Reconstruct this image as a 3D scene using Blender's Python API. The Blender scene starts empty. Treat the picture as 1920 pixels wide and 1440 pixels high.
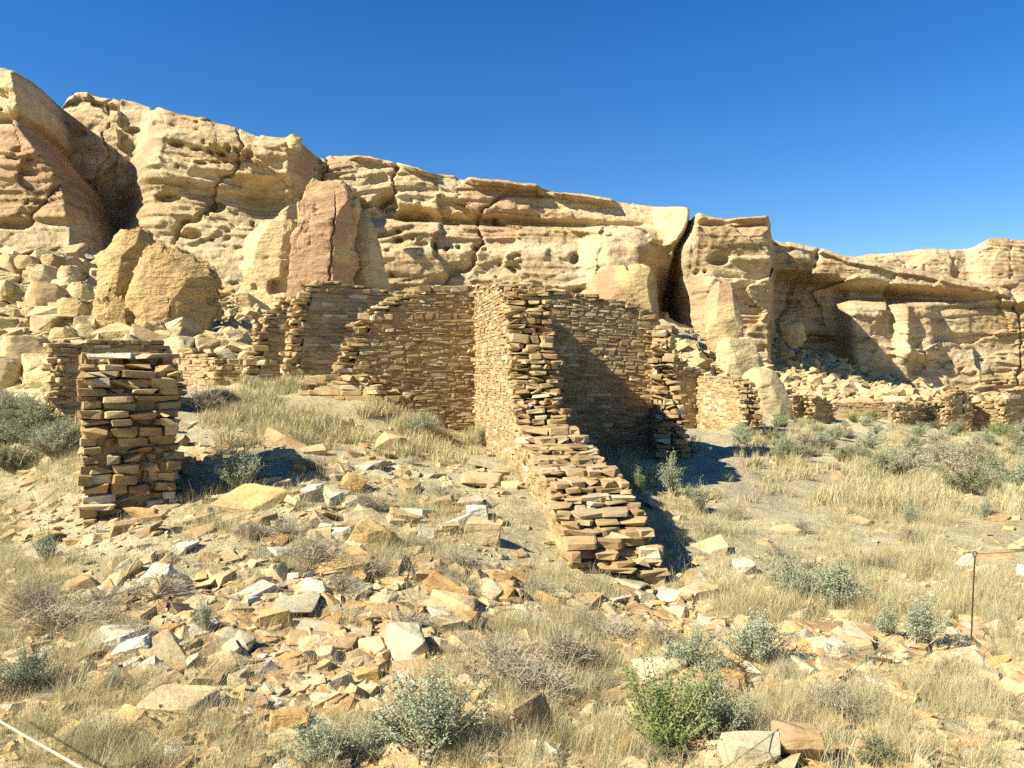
import bpy, math, random
import numpy as np
from mathutils import Matrix, Vector, Euler

random.seed(7)
RNG = np.random.default_rng(7)
SC = bpy.context.scene
COL = SC.collection

# ------------------------------------------------------------------ camera, sky, sun, exposure
EYE = 1.7
F = 1500.0                       # focal length in pixels of a 1920 px wide frame
HZ = 690.0                       # horizon row
PITCH = math.atan((720 - HZ) / F)
cam_d = bpy.data.cameras.new('camera'); cam = bpy.data.objects.new('camera', cam_d); COL.objects.link(cam)
cam_d.sensor_width = 36.0; cam_d.lens = 36.0 * F / 1920.0
cam_d.clip_start = 0.05; cam_d.clip_end = 20000
cam.location = (0, 0, EYE); cam.rotation_euler = (math.pi / 2 - PITCH, 0, 0)
SC.camera = cam

SUN_EL = math.radians(38.5)
SUN_H = np.array([-0.905, -0.425]); SUN_H /= np.linalg.norm(SUN_H)      # horizontal direction towards the sun
sun_az = math.atan2(SUN_H[0], SUN_H[1])
world = bpy.data.worlds.new('World'); SC.world = world; world.use_nodes = True
wn = world.node_tree.nodes; wl = world.node_tree.links
sky = wn.new('ShaderNodeTexSky'); sky.sky_type = 'NISHITA'; sky.sun_disc = False
sky.sun_elevation = SUN_EL; sky.sun_rotation = sun_az
sky.altitude = 1900; sky.air_density = 1.25; sky.dust_density = 0.1; sky.ozone_density = 4.0
hs = wn.new('ShaderNodeHueSaturation'); hs.inputs['Saturation'].default_value = 1.34; hs.inputs['Hue'].default_value = 0.508; hs.inputs['Value'].default_value = 1.28
wl.new(sky.outputs['Color'], hs.inputs['Color'])
wl.new(hs.outputs['Color'], wn['Background'].inputs['Color'])
wn['Background'].inputs['Strength'].default_value = 0.05
sd = bpy.data.lights.new('sun', 'SUN'); sd.energy = 5.0; sd.angle = math.radians(0.53); sd.color = (1.0, 0.95, 0.83)
so = bpy.data.objects.new('sun', sd); COL.objects.link(so)
sdir = Vector((SUN_H[0] * math.cos(SUN_EL), SUN_H[1] * math.cos(SUN_EL), math.sin(SUN_EL)))
so.rotation_euler = sdir.to_track_quat('Z', 'Y').to_euler(); so.location = (-40, -20, 40)
SC.cycles.use_denoising = False; SC.cycles.use_adaptive_sampling = True; SC.cycles.adaptive_threshold = 0.02; SC.cycles.max_bounces = 5; SC.cycles.diffuse_bounces = 3; SC.cycles.glossy_bounces = 1; SC.cycles.transmission_bounces = 3
SC.view_settings.view_transform = 'Standard'; SC.view_settings.look = 'None'
SC.view_settings.exposure = 1.25; SC.view_settings.gamma = 1.0

# ------------------------------------------------------------------ small maths
def W(px, py, Y):
    """the point of depth Y that the photograph shows at (px, py)"""
    u = (px - 960) / F; v = (720 - py) / F
    fy = math.cos(PITCH) + v * math.sin(PITCH)
    d = Y / fy
    return np.array([u * d, Y, EYE + d * (v * math.cos(PITCH) - math.sin(PITCH))])

def h3(ix, iy, iz, seed):
    n = (ix.astype(np.int64) * 374761393 + iy.astype(np.int64) * 668265263 + iz.astype(np.int64) * 2147483647 + seed * 1274126177) & 0xffffffff
    n = ((n ^ (n >> 13)) * 1274126177) & 0xffffffff
    n = ((n ^ (n >> 16)) * 2246822519) & 0xffffffff
    return ((n ^ (n >> 15)) & 0xffffff) / float(0xffffff)

def vnoise(x, y, z=None, seed=0):
    x = np.asarray(x, float); y = np.asarray(y, float)
    z = np.zeros_like(x) if z is None else np.asarray(z, float)
    x, y, z = np.broadcast_arrays(x, y, z)
    ix, iy, iz = np.floor(x), np.floor(y), np.floor(z)
    fx, fy, fz = x - ix, y - iy, z - iz
    s = lambda t: t * t * t * (t * (t * 6 - 15) + 10)
    fx, fy, fz = s(fx), s(fy), s(fz)
    ix, iy, iz = ix.astype(np.int64), iy.astype(np.int64), iz.astype(np.int64)
    def c(a, b, d): return h3(ix + a, iy + b, iz + d, seed)
    x00 = c(0,0,0) * (1-fx) + c(1,0,0) * fx; x10 = c(0,1,0) * (1-fx) + c(1,1,0) * fx
    x01 = c(0,0,1) * (1-fx) + c(1,0,1) * fx; x11 = c(0,1,1) * (1-fx) + c(1,1,1) * fx
    return ((x00 * (1-fy) + x10 * fy) * (1-fz) + (x01 * (1-fy) + x11 * fy) * fz) * 2 - 1

def fbm(x, y, z=None, seed=0, o=4, g=0.5):
    t = 0; a = 1; s = 1; n = 0
    x = np.asarray(x, float); y = np.asarray(y, float)
    for i in range(o):
        t = t + a * vnoise(x * s, y * s, None if z is None else np.asarray(z, float) * s, seed + i * 17)
        n += a; a *= g; s *= 2.03
    return t / n

def ridge(x, y, z=None, seed=0, o=3):
    t = 0; a = 1; s = 1; n = 0
    for i in range(o):
        t = t + a * (1 - 2 * np.abs(vnoise(np.asarray(x) * s, np.asarray(y) * s, None if z is None else np.asarray(z) * s, seed + i * 13)))
        n += a; a *= 0.5; s *= 2.1
    return t / n

def cells(x, y, seed=0, edge=False):
    """a random value per cell of a jittered grid: flat angular patches"""
    ix, iy = np.floor(x).astype(np.int64), np.floor(y).astype(np.int64); z = np.zeros_like(ix)
    best = np.full(x.shape, 1e9); val = np.zeros(x.shape)
    for a in (-1, 0, 1):
        for b in (-1, 0, 1):
            cx, cy = ix + a, iy + b
            px = cx + 0.15 + 0.7 * h3(cx, cy, z, seed); py = cy + 0.15 + 0.7 * h3(cx, cy, z + 1, seed)
            d = np.abs(x - px) ** 1.5 + np.abs(y - py) ** 1.5
            m = d < best; best = np.where(m, d, best); tx = h3(cx, cy, z + 3, seed) - 0.5; ty = h3(cx, cy, z + 4, seed) - 0.5
            val = np.where(m, h3(cx, cy, z + 2, seed) * 2 - 1 + 0.9 * tx * (x - px) + 0.9 * ty * (y - py), val)
    return val

def sstep(a, b, x):
    t = np.clip((np.asarray(x, float) - a) / (b - a), 0, 1)
    return t * t * (3 - 2 * t)

# ------------------------------------------------------------------ object helpers
def link(o, parent=None):
    COL.objects.link(o)
    if parent is not None: o.parent = parent
    return o

def tag(o, label=None, cat=None, group=None, kind=None):
    if label: o['label'] = label
    if cat: o['category'] = cat
    if group: o['group'] = group
    if kind: o['kind'] = kind
    return o

def empty(name, loc):
    o = bpy.data.objects.new(name, None); o.location = tuple(loc); o.empty_display_size = 0.1
    return link(o)

def np_mesh(name, V, faces, mat=None, smooth=False):
    """faces: an (n,3) or (n,4) array, or a list of such arrays"""
    me = bpy.data.meshes.new(name)
    V = np.asarray(V, np.float32)
    if isinstance(faces, np.ndarray): faces = [faces]
    faces = [np.asarray(f, np.int32) for f in faces if len(f)]
    me.vertices.add(len(V)); me.vertices.foreach_set('co', V.ravel())
    loops = np.concatenate([f.ravel() for f in faces])
    tot = np.concatenate([np.full(len(f), f.shape[1], np.int32) for f in faces])
    st = np.concatenate([[0], np.cumsum(tot)[:-1]]).astype(np.int32)
    me.loops.add(len(loops)); me.loops.foreach_set('vertex_index', loops)
    me.polygons.add(len(tot)); me.polygons.foreach_set('loop_start', st); me.polygons.foreach_set('loop_total', tot)
    me.polygons.foreach_set('use_smooth', np.full(len(tot), smooth, bool))
    me.update(calc_edges=True); me.validate()
    if mat: me.materials.append(mat)
    return me

def mesh_obj(name, V, faces, mat=None, parent=None, smooth=False, loc=None):
    o = bpy.data.objects.new(name, np_mesh(name, V, faces, mat, smooth))
    if loc is not None: o.location = tuple(loc)
    return link(o, parent)

def grid_faces(r, c, off=0, wrap=False):
    i = np.arange(r - 1)[:, None]; j = np.arange(c if wrap else c - 1)[None, :]
    j2 = (j + 1) % c
    return np.stack([i * c + j, i * c + j2, (i + 1) * c + j2, (i + 1) * c + j], -1).reshape(-1, 4) + off

# ------------------------------------------------------------------ materials
def nodes(name):
    m = bpy.data.materials.new(name); m.use_nodes = True
    n = m.node_tree.nodes; b = n['Principled BSDF']
    b.inputs['Roughness'].default_value = 0.9; b.inputs['Specular IOR Level'].default_value = 0.12
    return m, n, m.node_tree.links, b

def ramp(n, stops):
    r = n.new('ShaderNodeValToRGB'); e = r.color_ramp.elements
    while len(e) < len(stops): e.new(0.5)
    own = max(max(c) for _, c in stops) < 0.77        # a base colour, not a multiplier
    for i, (p, c) in enumerate(stops):
        if own: c = (c[0], c[1], c[2] * 0.90)
        e[i].position = p; e[i].color = (*c, 1)
    return r

def noise(n, l, vec, scale, detail=6, rough=0.6):
    t = n.new('ShaderNodeTexNoise'); t.inputs['Scale'].default_value = scale
    t.inputs['Detail'].default_value = detail; t.inputs['Roughness'].default_value = rough
    l.new(vec, t.inputs['Vector']); return t

def scaled(n, l, vec, s):
    m = n.new('ShaderNodeMapping'); m.inputs['Scale'].default_value = s; l.new(vec, m.inputs['Vector']); return m.outputs['Vector']

def mixc(n, l, fac, a, b, mode='MIX'):
    m = n.new('ShaderNodeMix'); m.data_type = 'RGBA'; m.blend_type = mode
    for sock, v in ((m.inputs['Factor'], fac), (m.inputs[6], a), (m.inputs[7], b)):
        if isinstance(v, bpy.types.NodeSocket): l.new(v, sock)
        elif isinstance(v, tuple): sock.default_value = (*v, 1)
        else: sock.default_value = v
    return m.outputs[2]

def mth(n, l, op, a, b=None):
    m = n.new('ShaderNodeMath'); m.operation = op
    for i, v in enumerate((a, b)):
        if v is None: continue
        if isinstance(v, bpy.types.NodeSocket): l.new(v, m.inputs[i])
        else: m.inputs[i].default_value = v
    return m.outputs[0]

def bump(n, l, h, strength, dist, b, prev=None):
    k = n.new('ShaderNodeBump'); k.inputs['Strength'].default_value = strength; k.inputs['Distance'].default_value = dist
    l.new(h, k.inputs['Height'])
    if prev: l.new(prev, k.inputs['Normal'])
    if b: l.new(k.outputs['Normal'], b.inputs['Normal'])
    return k.outputs['Normal']

def mat_cliff():
    m, n, l, b = nodes('sandstone_cliff')
    pos = n.new('ShaderNodeNewGeometry').outputs['Position']
    big = noise(n, l, scaled(n, l, pos, (0.05, 0.05, 0.10)), 1.0, 5, 0.62)
    base = ramp(n, [(0.28, (0.30, 0.195, 0.11)), (0.40, (0.43, 0.30, 0.17)), (0.50, (0.52, 0.41, 0.265)), (0.60, (0.45, 0.315, 0.175)), (0.72, (0.34, 0.25, 0.16))])
    l.new(big.outputs['Fac'], base.inputs['Fac'])
    lay = noise(n, l, scaled(n, l, pos, (0.035, 0.035, 1.1)), 1.0, 5, 0.65)
    lr = ramp(n, [(0.32, (0.50, 0.42, 0.34)), (0.50, (1, 1, 1)), (0.70, (1.18, 1.12, 1.02))]); l.new(lay.outputs['Fac'], lr.inputs['Fac'])
    c = mixc(n, l, 0.75, base.outputs['Color'], lr.outputs['Color'], 'MULTIPLY')
    fine = noise(n, l, pos, 1.6, 6, 0.7)
    fr = ramp(n, [(0.25, (0.55, 0.48, 0.40)), (0.5, (1, 1, 1)), (0.8, (1.15, 1.12, 1.05))]); l.new(fine.outputs['Fac'], fr.inputs['Fac'])
    c = mixc(n, l, 0.6, c, fr.outputs['Color'], 'MULTIPLY')
    red = noise(n, l, scaled(n, l, pos, (0.11, 0.11, 0.13)), 1.0, 3, 0.5)
    rr = ramp(n, [(0.56, (0, 0, 0)), (0.61, (1, 1, 1))]); l.new(red.outputs['Fac'], rr.inputs['Fac'])
    c = mixc(n, l, mth(n, l, 'MULTIPLY', rr.outputs['Color'], 0.6), c, (0.40, 0.24, 0.135))
    stk = noise(n, l, scaled(n, l, pos, (0.9, 0.9, 0.05)), 1.0, 5, 0.6)        # dark run-off streaks of desert varnish
    sr = ramp(n, [(0.56, (0, 0, 0)), (0.72, (1, 1, 1))]); l.new(stk.outputs['Fac'], sr.inputs['Fac'])
    c = mixc(n, l, mth(n, l, 'MULTIPLY', sr.outputs['Color'], 0.5), c, (0.21, 0.15, 0.10))
    l.new(c, b.inputs['Base Color'])
    nm = bump(n, l, lay.outputs['Fac'], 0.35, 0.25, None)
    n2 = noise(n, l, pos, 3.2, 5, 0.72)
    nm = bump(n, l, fine.outputs['Fac'], 0.5, 0.25, None, nm)
    bump(n, l, n2.outputs['Fac'], 0.5, 0.14, b, nm)
    return m

def mat_rock(name, stops, scale=1.0, bstr=0.6, bdist=0.05, scar=None):
    m, n, l, b = nodes(name)
    pos = n.new('ShaderNodeNewGeometry'); oi = n.new('ShaderNodeObjectInfo')
    f = mth(n, l, 'FRACT', mth(n, l, 'ADD', oi.outputs['Random'], pos.outputs['Random Per Island']))
    r = ramp(n, stops); r.color_ramp.interpolation = 'LINEAR'; l.new(f, r.inputs['Fac'])
    a = noise(n, l, scaled(n, l, pos.outputs['Position'], (scale, scale, scale * 2.2)), 3.0, 5, 0.65)
    ar = ramp(n, [(0.28, (0.55, 0.49, 0.42)), (0.5, (1, 1, 1)), (0.75, (1.2, 1.17, 1.1))]); l.new(a.outputs['Fac'], ar.inputs['Fac'])
    c = mixc(n, l, 0.7, r.outputs['Color'], ar.outputs['Color'], 'MULTIPLY')
    g = noise(n, l, pos.outputs['Position'], 1.7 * scale, 4, 0.6)
    gr = ramp(n, [(0.55, (0, 0, 0)), (0.72, (1, 1, 1))]); l.new(g.outputs['Fac'], gr.inputs['Fac'])
    c = mixc(n, l, mth(n, l, 'MULTIPLY', gr.outputs['Color'], 0.35), c, (0.40, 0.24, 0.11))
    if scar:
        k = noise(n, l, scaled(n, l, pos.outputs['Position'], (0.30, 0.30, 0.34)), 1.0, 2, 0.45)
        kr = ramp(n, [(0.44, (0, 0, 0)), (0.475, (1, 1, 1))]); l.new(k.outputs['Fac'], kr.inputs['Fac'])
        c = mixc(n, l, mth(n, l, 'MULTIPLY', kr.outputs['Color'], 0.8), c, scar)
    fi = noise(n, l, pos.outputs['Position'], 28 * scale, 3, 0.7)
    fr = ramp(n, [(0.3, (0.7, 0.66, 0.6)), (0.55, (1, 1, 1)), (0.8, (1.15, 1.13, 1.1))]); l.new(fi.outputs['Fac'], fr.inputs['Fac'])
    c = mixc(n, l, 0.6, c, fr.outputs['Color'], 'MULTIPLY')
    l.new(c, b.inputs['Base Color'])
    nm = bump(n, l, a.outputs['Fac'], bstr, bdist, None)
    bump(n, l, fi.outputs['Fac'], 0.5, bdist * 0.25, b, nm)
    return m

def mat_ground():
    m, n, l, b = nodes('desert_soil')
    pos = n.new('ShaderNodeNewGeometry').outputs['Position']
    a = noise(n, l, pos, 0.35, 5, 0.65)
    r = ramp(n, [(0.3, (0.42, 0.345, 0.205)), (0.48, (0.51, 0.435, 0.275)), (0.62, (0.56, 0.49, 0.325)), (0.78, (0.475, 0.395, 0.245))])
    l.new(a.outputs['Fac'], r.inputs['Fac'])
    f = noise(n, l, pos, 9.0, 5, 0.75)
    fr = ramp(n, [(0.3, (0.52, 0.46, 0.40)), (0.5, (1, 1, 1)), (0.75, (1.18, 1.15, 1.1))]); l.new(f.outputs['Fac'], fr.inputs['Fac'])
    c = mixc(n, l, 0.75, r.outputs['Color'], fr.outputs['Color'], 'MULTIPLY')
    g = noise(n, l, pos, 70.0, 3, 0.7)
    gr = ramp(n, [(0.35, (0.62, 0.57, 0.5)), (0.55, (1, 1, 1)), (0.72, (1.25, 1.22, 1.15))]); l.new(g.outputs['Fac'], gr.inputs['Fac'])
    c = mixc(n, l, 0.7, c, gr.outputs['Color'], 'MULTIPLY')
    at = n.new('ShaderNodeAttribute'); at.attribute_name = 'gravel'; at.attribute_type = 'GEOMETRY'
    c = mixc(n, l, mth(n, l, 'MULTIPLY', at.outputs['Fac'], 0.8), c, mixc(n, l, gr.outputs['Color'], (0.16, 0.125, 0.09), (0.33, 0.265, 0.19)))
    l.new(c, b.inputs['Base Color'])
    vo = n.new('ShaderNodeTexVoronoi'); vo.feature = 'DISTANCE_TO_EDGE'; vo.inputs['Scale'].default_value = 9.0; l.new(pos, vo.inputs['Vector'])
    vr = ramp(n, [(0.0, (0, 0, 0)), (0.09, (1, 1, 1))]); l.new(vo.outputs['Distance'], vr.inputs['Fac'])
    nm = bump(n, l, f.outputs['Fac'], 0.8, 0.10, None)
    nm = bump(n, l, vr.outputs['Color'], 0.25, 0.012, None, nm)
    bump(n, l, g.outputs['Fac'], 0.8, 0.02, b, nm)
    return m

def mat_plant(name, stops, trans=0.25, rough=0.7):
    m, n, l, b = nodes(name)
    oi = n.new('ShaderNodeObjectInfo'); ge = n.new('ShaderNodeNewGeometry')
    f = mth(n, l, 'FRACT', mth(n, l, 'ADD', mth(n, l, 'MULTIPLY', oi.outputs['Random'], 0.8), mth(n, l, 'MULTIPLY', ge.outputs['Random Per Island'], 0.2)))
    r = ramp(n, stops); l.new(f, r.inputs['Fac'])
    l.new(r.outputs['Color'], b.inputs['Base Color']); b.inputs['Roughness'].default_value = rough
    t = n.new('ShaderNodeBsdfTranslucent'); l.new(r.outputs['Color'], t.inputs['Color'])
    mx = n.new('ShaderNodeMixShader'); mx.inputs[0].default_value = trans
    l.new(b.outputs[0], mx.inputs[1]); l.new(t.outputs[0], mx.inputs[2])
    l.new(mx.outputs[0], n['Material Output'].inputs['Surface'])
    return m

def mat_plain(name, col, rough=0.7, metal=0.0):
    m, n, l, b = nodes(name)
    pos = n.new('ShaderNodeNewGeometry').outputs['Position']
    a = noise(n, l, pos, 60, 4, 0.6); r = ramp(n, [(0.3, tuple(0.7 * x for x in col)), (0.7, tuple(min(1, 1.15 * x) for x in col))])
    l.new(a.outputs['Fac'], r.inputs['Fac']); l.new(r.outputs['Color'], b.inputs['Base Color'])
    b.inputs['Roughness'].default_value = rough; b.inputs['Metallic'].default_value = metal
    return m

STONE = [(0.0, (0.29, 0.195, 0.10)), (0.18, (0.40, 0.29, 0.155)), (0.36, (0.31, 0.20, 0.10)), (0.52, (0.46, 0.35, 0.20)),
         (0.68, (0.24, 0.155, 0.08)), (0.80, (0.42, 0.285, 0.14)), (0.90, (0.36, 0.27, 0.165)), (0.97, (0.60, 0.52, 0.38)), (1.0, (0.32, 0.225, 0.125))]
M = {
    'cliff': mat_cliff(),
    'ground': mat_ground(),
    'stone': mat_rock('wall_stone', STONE, 1.4, 0.7, 0.02),
    'mortar': mat_rock('mud_mortar', [(0.0, (0.40, 0.305, 0.18)), (1.0, (0.44, 0.34, 0.205))], 2.0, 0.9, 0.03),
    'tan': mat_rock('tan_sandstone', [(0.0, (0.46, 0.345, 0.195)), (0.35, (0.52, 0.41, 0.25)), (0.7, (0.42, 0.295, 0.155)), (1.0, (0.50, 0.385, 0.22))], 0.9, 0.8, 0.05),
    'orange': mat_rock('ochre_sandstone', [(0.0, (0.47, 0.31, 0.13)), (0.5, (0.42, 0.25, 0.10)), (1.0, (0.50, 0.35, 0.16))], 1.0, 0.8, 0.05),
    'grey': mat_rock('grey_sandstone', [(0.0, (0.42, 0.36, 0.26)), (0.5, (0.36, 0.295, 0.20)), (1.0, (0.48, 0.42, 0.31))], 1.0, 0.8, 0.04),
    'white': mat_rock('bleached_sandstone', [(0.0, (0.50, 0.45, 0.36)), (1.0, (0.58, 0.53, 0.43))], 1.6, 1.0, 0.05),
    'brown': mat_rock('brown_sandstone', [(0.0, (0.36, 0.23, 0.12)), (0.5, (0.42, 0.285, 0.155)), (1.0, (0.30, 0.20, 0.11))], 1.0, 0.8, 0.04),
    'boulder': mat_rock('weathered_boulder', [(0.0, (0.47, 0.35, 0.185)), (0.5, (0.52, 0.41, 0.235)), (1.0, (0.43, 0.31, 0.15))], 0.25, 0.9, 0.3),
    'ochreboulder': mat_rock('ochre_boulder', [(0.0, (0.44, 0.30, 0.15)), (0.5, (0.46, 0.325, 0.165)), (1.0, (0.41, 0.275, 0.13))], 0.30, 1.0, 0.4),
    'redrock': mat_rock('pink_varnished_sandstone', [(0.0, (0.50, 0.375, 0.195)), (1.0, (0.47, 0.345, 0.17))], 0.22, 0.8, 0.25, scar=(0.38, 0.225, 0.13)),
}

# ------------------------------------------------------------------ the ground: control points read as (px, py, depth)
CP = [(0,1440,3.3),(500,1440,3.4),(960,1440,3.4),(1500,1440,3.4),(1920,1440,3.5),
 (100,1200,4.8),(600,1200,4.9),(1000,1200,5.2),(1500,1200,5.5),(1900,1200,5.6),
 (1240,1095,7.0),(700,1080,6.0),(300,1050,6.2),(50,1080,6.3),(1700,1050,8.0),(1420,1080,7.2),
 (180,985,8.1),(320,945,8.5),(60,900,10.5),(60,800,17),(-300,820,16),(-300,1000,8),(-300,1440,3.3),(2250,1440,3.5),(2250,1050,8),
 (500,850,10.5),(700,900,9.5),(870,900,10),(960,905,9.6),(1065,1050,7.2),
 (400,800,12.5),(600,800,13),(750,810,13.5),(885,822,15.5),(800,790,15.5),(700,748,15.4),(600,724,16.5),(450,722,17),(330,752,14),(125,792,11.9),
 (550,718,19.5),(680,716,20.5),(490,720,21.3),(420,724,22),(330,715,24),
 (430,610,36),(250,652,28),(390,662,27),(100,706,28),(30,650,38),(100,560,46),(100,487,54),(-300,640,40),(-300,480,52),
 (430,545,62),(640,570,66),(960,590,70),
 (1130,848,16.2),(1250,852,15.8),(1310,848,16.4),(1200,960,10.0),(1280,1010,8.4),
 (1450,930,12),(1500,860,17),(1700,950,11.5),(1900,950,11.8),(2250,950,12),
 (1350,812,25.5),(1300,806,29),(1500,800,33),(1520,787,45),(1700,804,41),(1800,808,41),(1900,815,39),(2250,820,38),(1620,785,46),
 (1300,640,55),(1450,655,72),(1560,672,82),(1480,735,58),(1620,735,62),(1700,708,84),(1780,735,80),(1920,738,85),(1850,775,58),(2250,745,85)]
CPW = np.array([W(*c) for c in CP] + [(0,0.5,0.0),(-3,-1,0.05),(3,-1,-0.1),(-5,2,0.05),(5,2,-0.15),(0,-3,0.0)])

def tps_fit(P, z, lam=0.02):
    n = len(P); d = np.linalg.norm(P[:, None] - P[None], axis=2)
    K = np.where(d > 0, d * d * np.log(d + 1e-12), 0) + lam * np.eye(n)
    A = np.zeros((n + 3, n + 3)); A[:n, :n] = K; A[:n, n] = 1; A[:n, n+1:] = P; A[n, :n] = 1; A[n+1:, :n] = P.T
    s = np.linalg.solve(A, np.concatenate([z, [0, 0, 0]]))
    return s
def warp(x, y):          # work in log depth so near and far points weigh alike
    d = y + 5.0
    return np.stack([x / d * 2.2, np.log(d)], -1)
_PW = warp(CPW[:, 0], CPW[:, 1]); _TS = tps_fit(_PW, CPW[:, 2], 0.0008)
def smooth_h(x, y):
    x = np.asarray(x, float); y = np.asarray(y, float)
    yc = np.clip(y, -3.5, 112); xc = np.clip(x, -0.92 * (yc + 5), 0.92 * (yc + 5))
    q = warp(xc, yc).reshape(-1, 2); out = np.empty(len(q)); n = len(_PW)
    for i in range(0, len(q), 40000):
        d = np.linalg.norm(q[i:i+40000, None] - _PW[None], axis=2)
        out[i:i+40000] = (np.where(d > 0, d * d * np.log(d + 1e-12), 0)) @ _TS[:n] + _TS[n] + q[i:i+40000] @ _TS[n+1:]
    return out.reshape(x.shape)

KR, KU = 0.0068, 0.0068
NR = int(math.log(150) / KR); UMAX = 1.3; NC = int(2 * UMAX / KU) + 1
_r = np.arange(NR); _yy = np.exp(KR * _r) - 4.0; _uu = np.linspace(-UMAX, UMAX, NC)
GY = np.repeat(_yy[:, None], NC, 1); GX = _uu[None, :] * (GY + 4.0)
GZ = smooth_h(GX, GY)
def pxpy(x, y, z):
    d = y * math.cos(PITCH) - (z - EYE) * math.sin(PITCH); d = np.maximum(d, 0.2)
    v = (y * math.sin(PITCH) + (z - EYE) * math.cos(PITCH)) / d
    return 960 + F * x / d, 720 - F * v
_gpx, _gpy = pxpy(GX, GY, GZ)
amp = 0.035 + 0.010 * np.clip(GY - 5, 0, 60)
GZ = GZ + 0.9 * amp * fbm(GX / 1.3, GY / 1.3, seed=3, o=5) + 0.055 * fbm(GX / 0.35, GY / 0.35, seed=9, o=3) * sstep(0, 3, GY)
tal = sstep(24, 40, GY) * np.clip(sstep(-4, 3, GZ - 0.3) , 0, 1)
GZ = GZ + tal * (0.55 * ridge(GX / 3.0, GY / 3.0, seed=21, o=4) + 0.35 * np.round(2 * fbm(GX / 6, GY / 6, seed=23, o=3)) / 2)
gravel = np.exp(-(((_gpx - 1440 - 0.8 * (_gpy - 925)) / 85) ** 2 + ((_gpy - 925) / 32) ** 2) ** 1.3)
gravel = np.maximum(gravel, 0.75 * sstep(1800, 1900, _gpx + 0.25 * (_gpy - 1440)) * sstep(1180, 1300, _gpy))
gravel = np.clip(gravel * (0.75 + 0.6 * fbm(GX / 0.4, GY / 0.4, seed=41, o=4)), 0, 1)

def hgt(x, y):
    x = np.asarray(x, float); y = np.asarray(y, float)
    r = np.log(np.maximum(y + 4, 1.0)) / KR; c = (x / (y + 4) + UMAX) / (2 * UMAX) * (NC - 1)
    r = np.clip(r, 0, NR - 1.001); c = np.clip(c, 0, NC - 1.001)
    i = r.astype(int); j = c.astype(int); a = r - i; b = c - j
    return (GZ[i, j] * (1-a) * (1-b) + GZ[i+1, j] * a * (1-b) + GZ[i, j+1] * (1-a) * b + GZ[i+1, j+1] * a * b)

_YS = np.exp(np.linspace(math.log(1.5), math.log(120), 420))
def on_ground(px, py):
    """where the view ray through (px, py) first meets the ground"""
    px = np.atleast_1d(np.asarray(px, float)); py = np.atleast_1d(np.asarray(py, float))
    u = (px - 960) / F; v = (720 - py) / F
    fy = math.cos(PITCH) + v * math.sin(PITCH); fz = v * math.cos(PITCH) - math.sin(PITCH)
    sx = u / fy; sz = fz / fy
    res = np.full((len(px), 3), np.nan); todo = np.ones(len(px), bool)
    for k in range(0, len(px), 4000):
        s = slice(k, k + 4000)
        X = sx[s, None] * _YS; Z = EYE + sz[s, None] * _YS
        below = Z < hgt(X, np.broadcast_to(_YS, X.shape))
        i = np.argmax(below, 1); ok = below.any(1) & (i > 0)
        i0 = np.maximum(i - 1, 0); ar = np.arange(len(i))
        y0, y1 = _YS[i0], _YS[i]
        g0 = Z[ar, i0] - hgt(X[ar, i0], y0); g1 = Z[ar, i] - hgt(X[ar, i], y1)
        t = np.where(ok, g0 / np.maximum(g0 - g1, 1e-9), 0)
        y = y0 + (y1 - y0) * t
        R = np.stack([sx[s] * y, y, hgt(sx[s] * y, y)], 1); R[~ok] = np.nan
        res[s] = R
    return res

# one sheet: the fine fan in view, then a coarse apron out to the horizon on every side
V = [np.stack([GX, GY, GZ], -1).reshape(-1, 3)]; Fc = [grid_faces(NR, NC)]
idx = np.arange(NR * NC).reshape(NR, NC)
rim = np.concatenate([idx[0, :], idx[1:, -1], idx[-1, -2::-1], idx[-2:0:-1, 0]])
rv = V[0][rim]; base = len(V[0]); prev = rim
ctr = np.array([0, 40.0])
for kk, (sc, zz) in enumerate(((1.5, -3.0), (4, -3.2), (12, -4), (40, -8))):
    q = rv.copy(); q[:, :2] = ctr + (rv[:, :2] - ctr) * sc
    far = np.maximum(np.linalg.norm(q[:, :2] - ctr, axis=1), 1)
    if sc >= 4: q[:, :2] = ctr + (q[:, :2] - ctr) / far[:, None] * (120.0 * sc)
    q[:, 2] = np.where(sc < 2, np.minimum(rv[:, 2], 0) * 0.5 + zz * 0.5, zz)
    V.append(q); cur = base + np.arange(len(rim)); base += len(rim)
    nx = np.roll(np.arange(len(rim)), -1)
    Fc.append(np.stack([prev, cur, cur[nx], prev[nx]], 1)); prev = cur
V = np.concatenate(V); Fc = np.concatenate(Fc)
ground = mesh_obj('ground', V, Fc, M['ground'], smooth=True); tag(ground, 'pale sandy desert soil rising to a rubble mound', kind='structure')
ga = ground.data.attributes.new('gravel', 'FLOAT', 'POINT')
gv = np.zeros(len(V), np.float32); gv[:NR * NC] = gravel.ravel(); ga.data.foreach_set('value', gv)

# ------------------------------------------------------------------ the sandstone cliffs
def interp(x, pts):
    p = np.array(pts, float); return np.interp(x, p[:, 0], p[:, 1])

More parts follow.
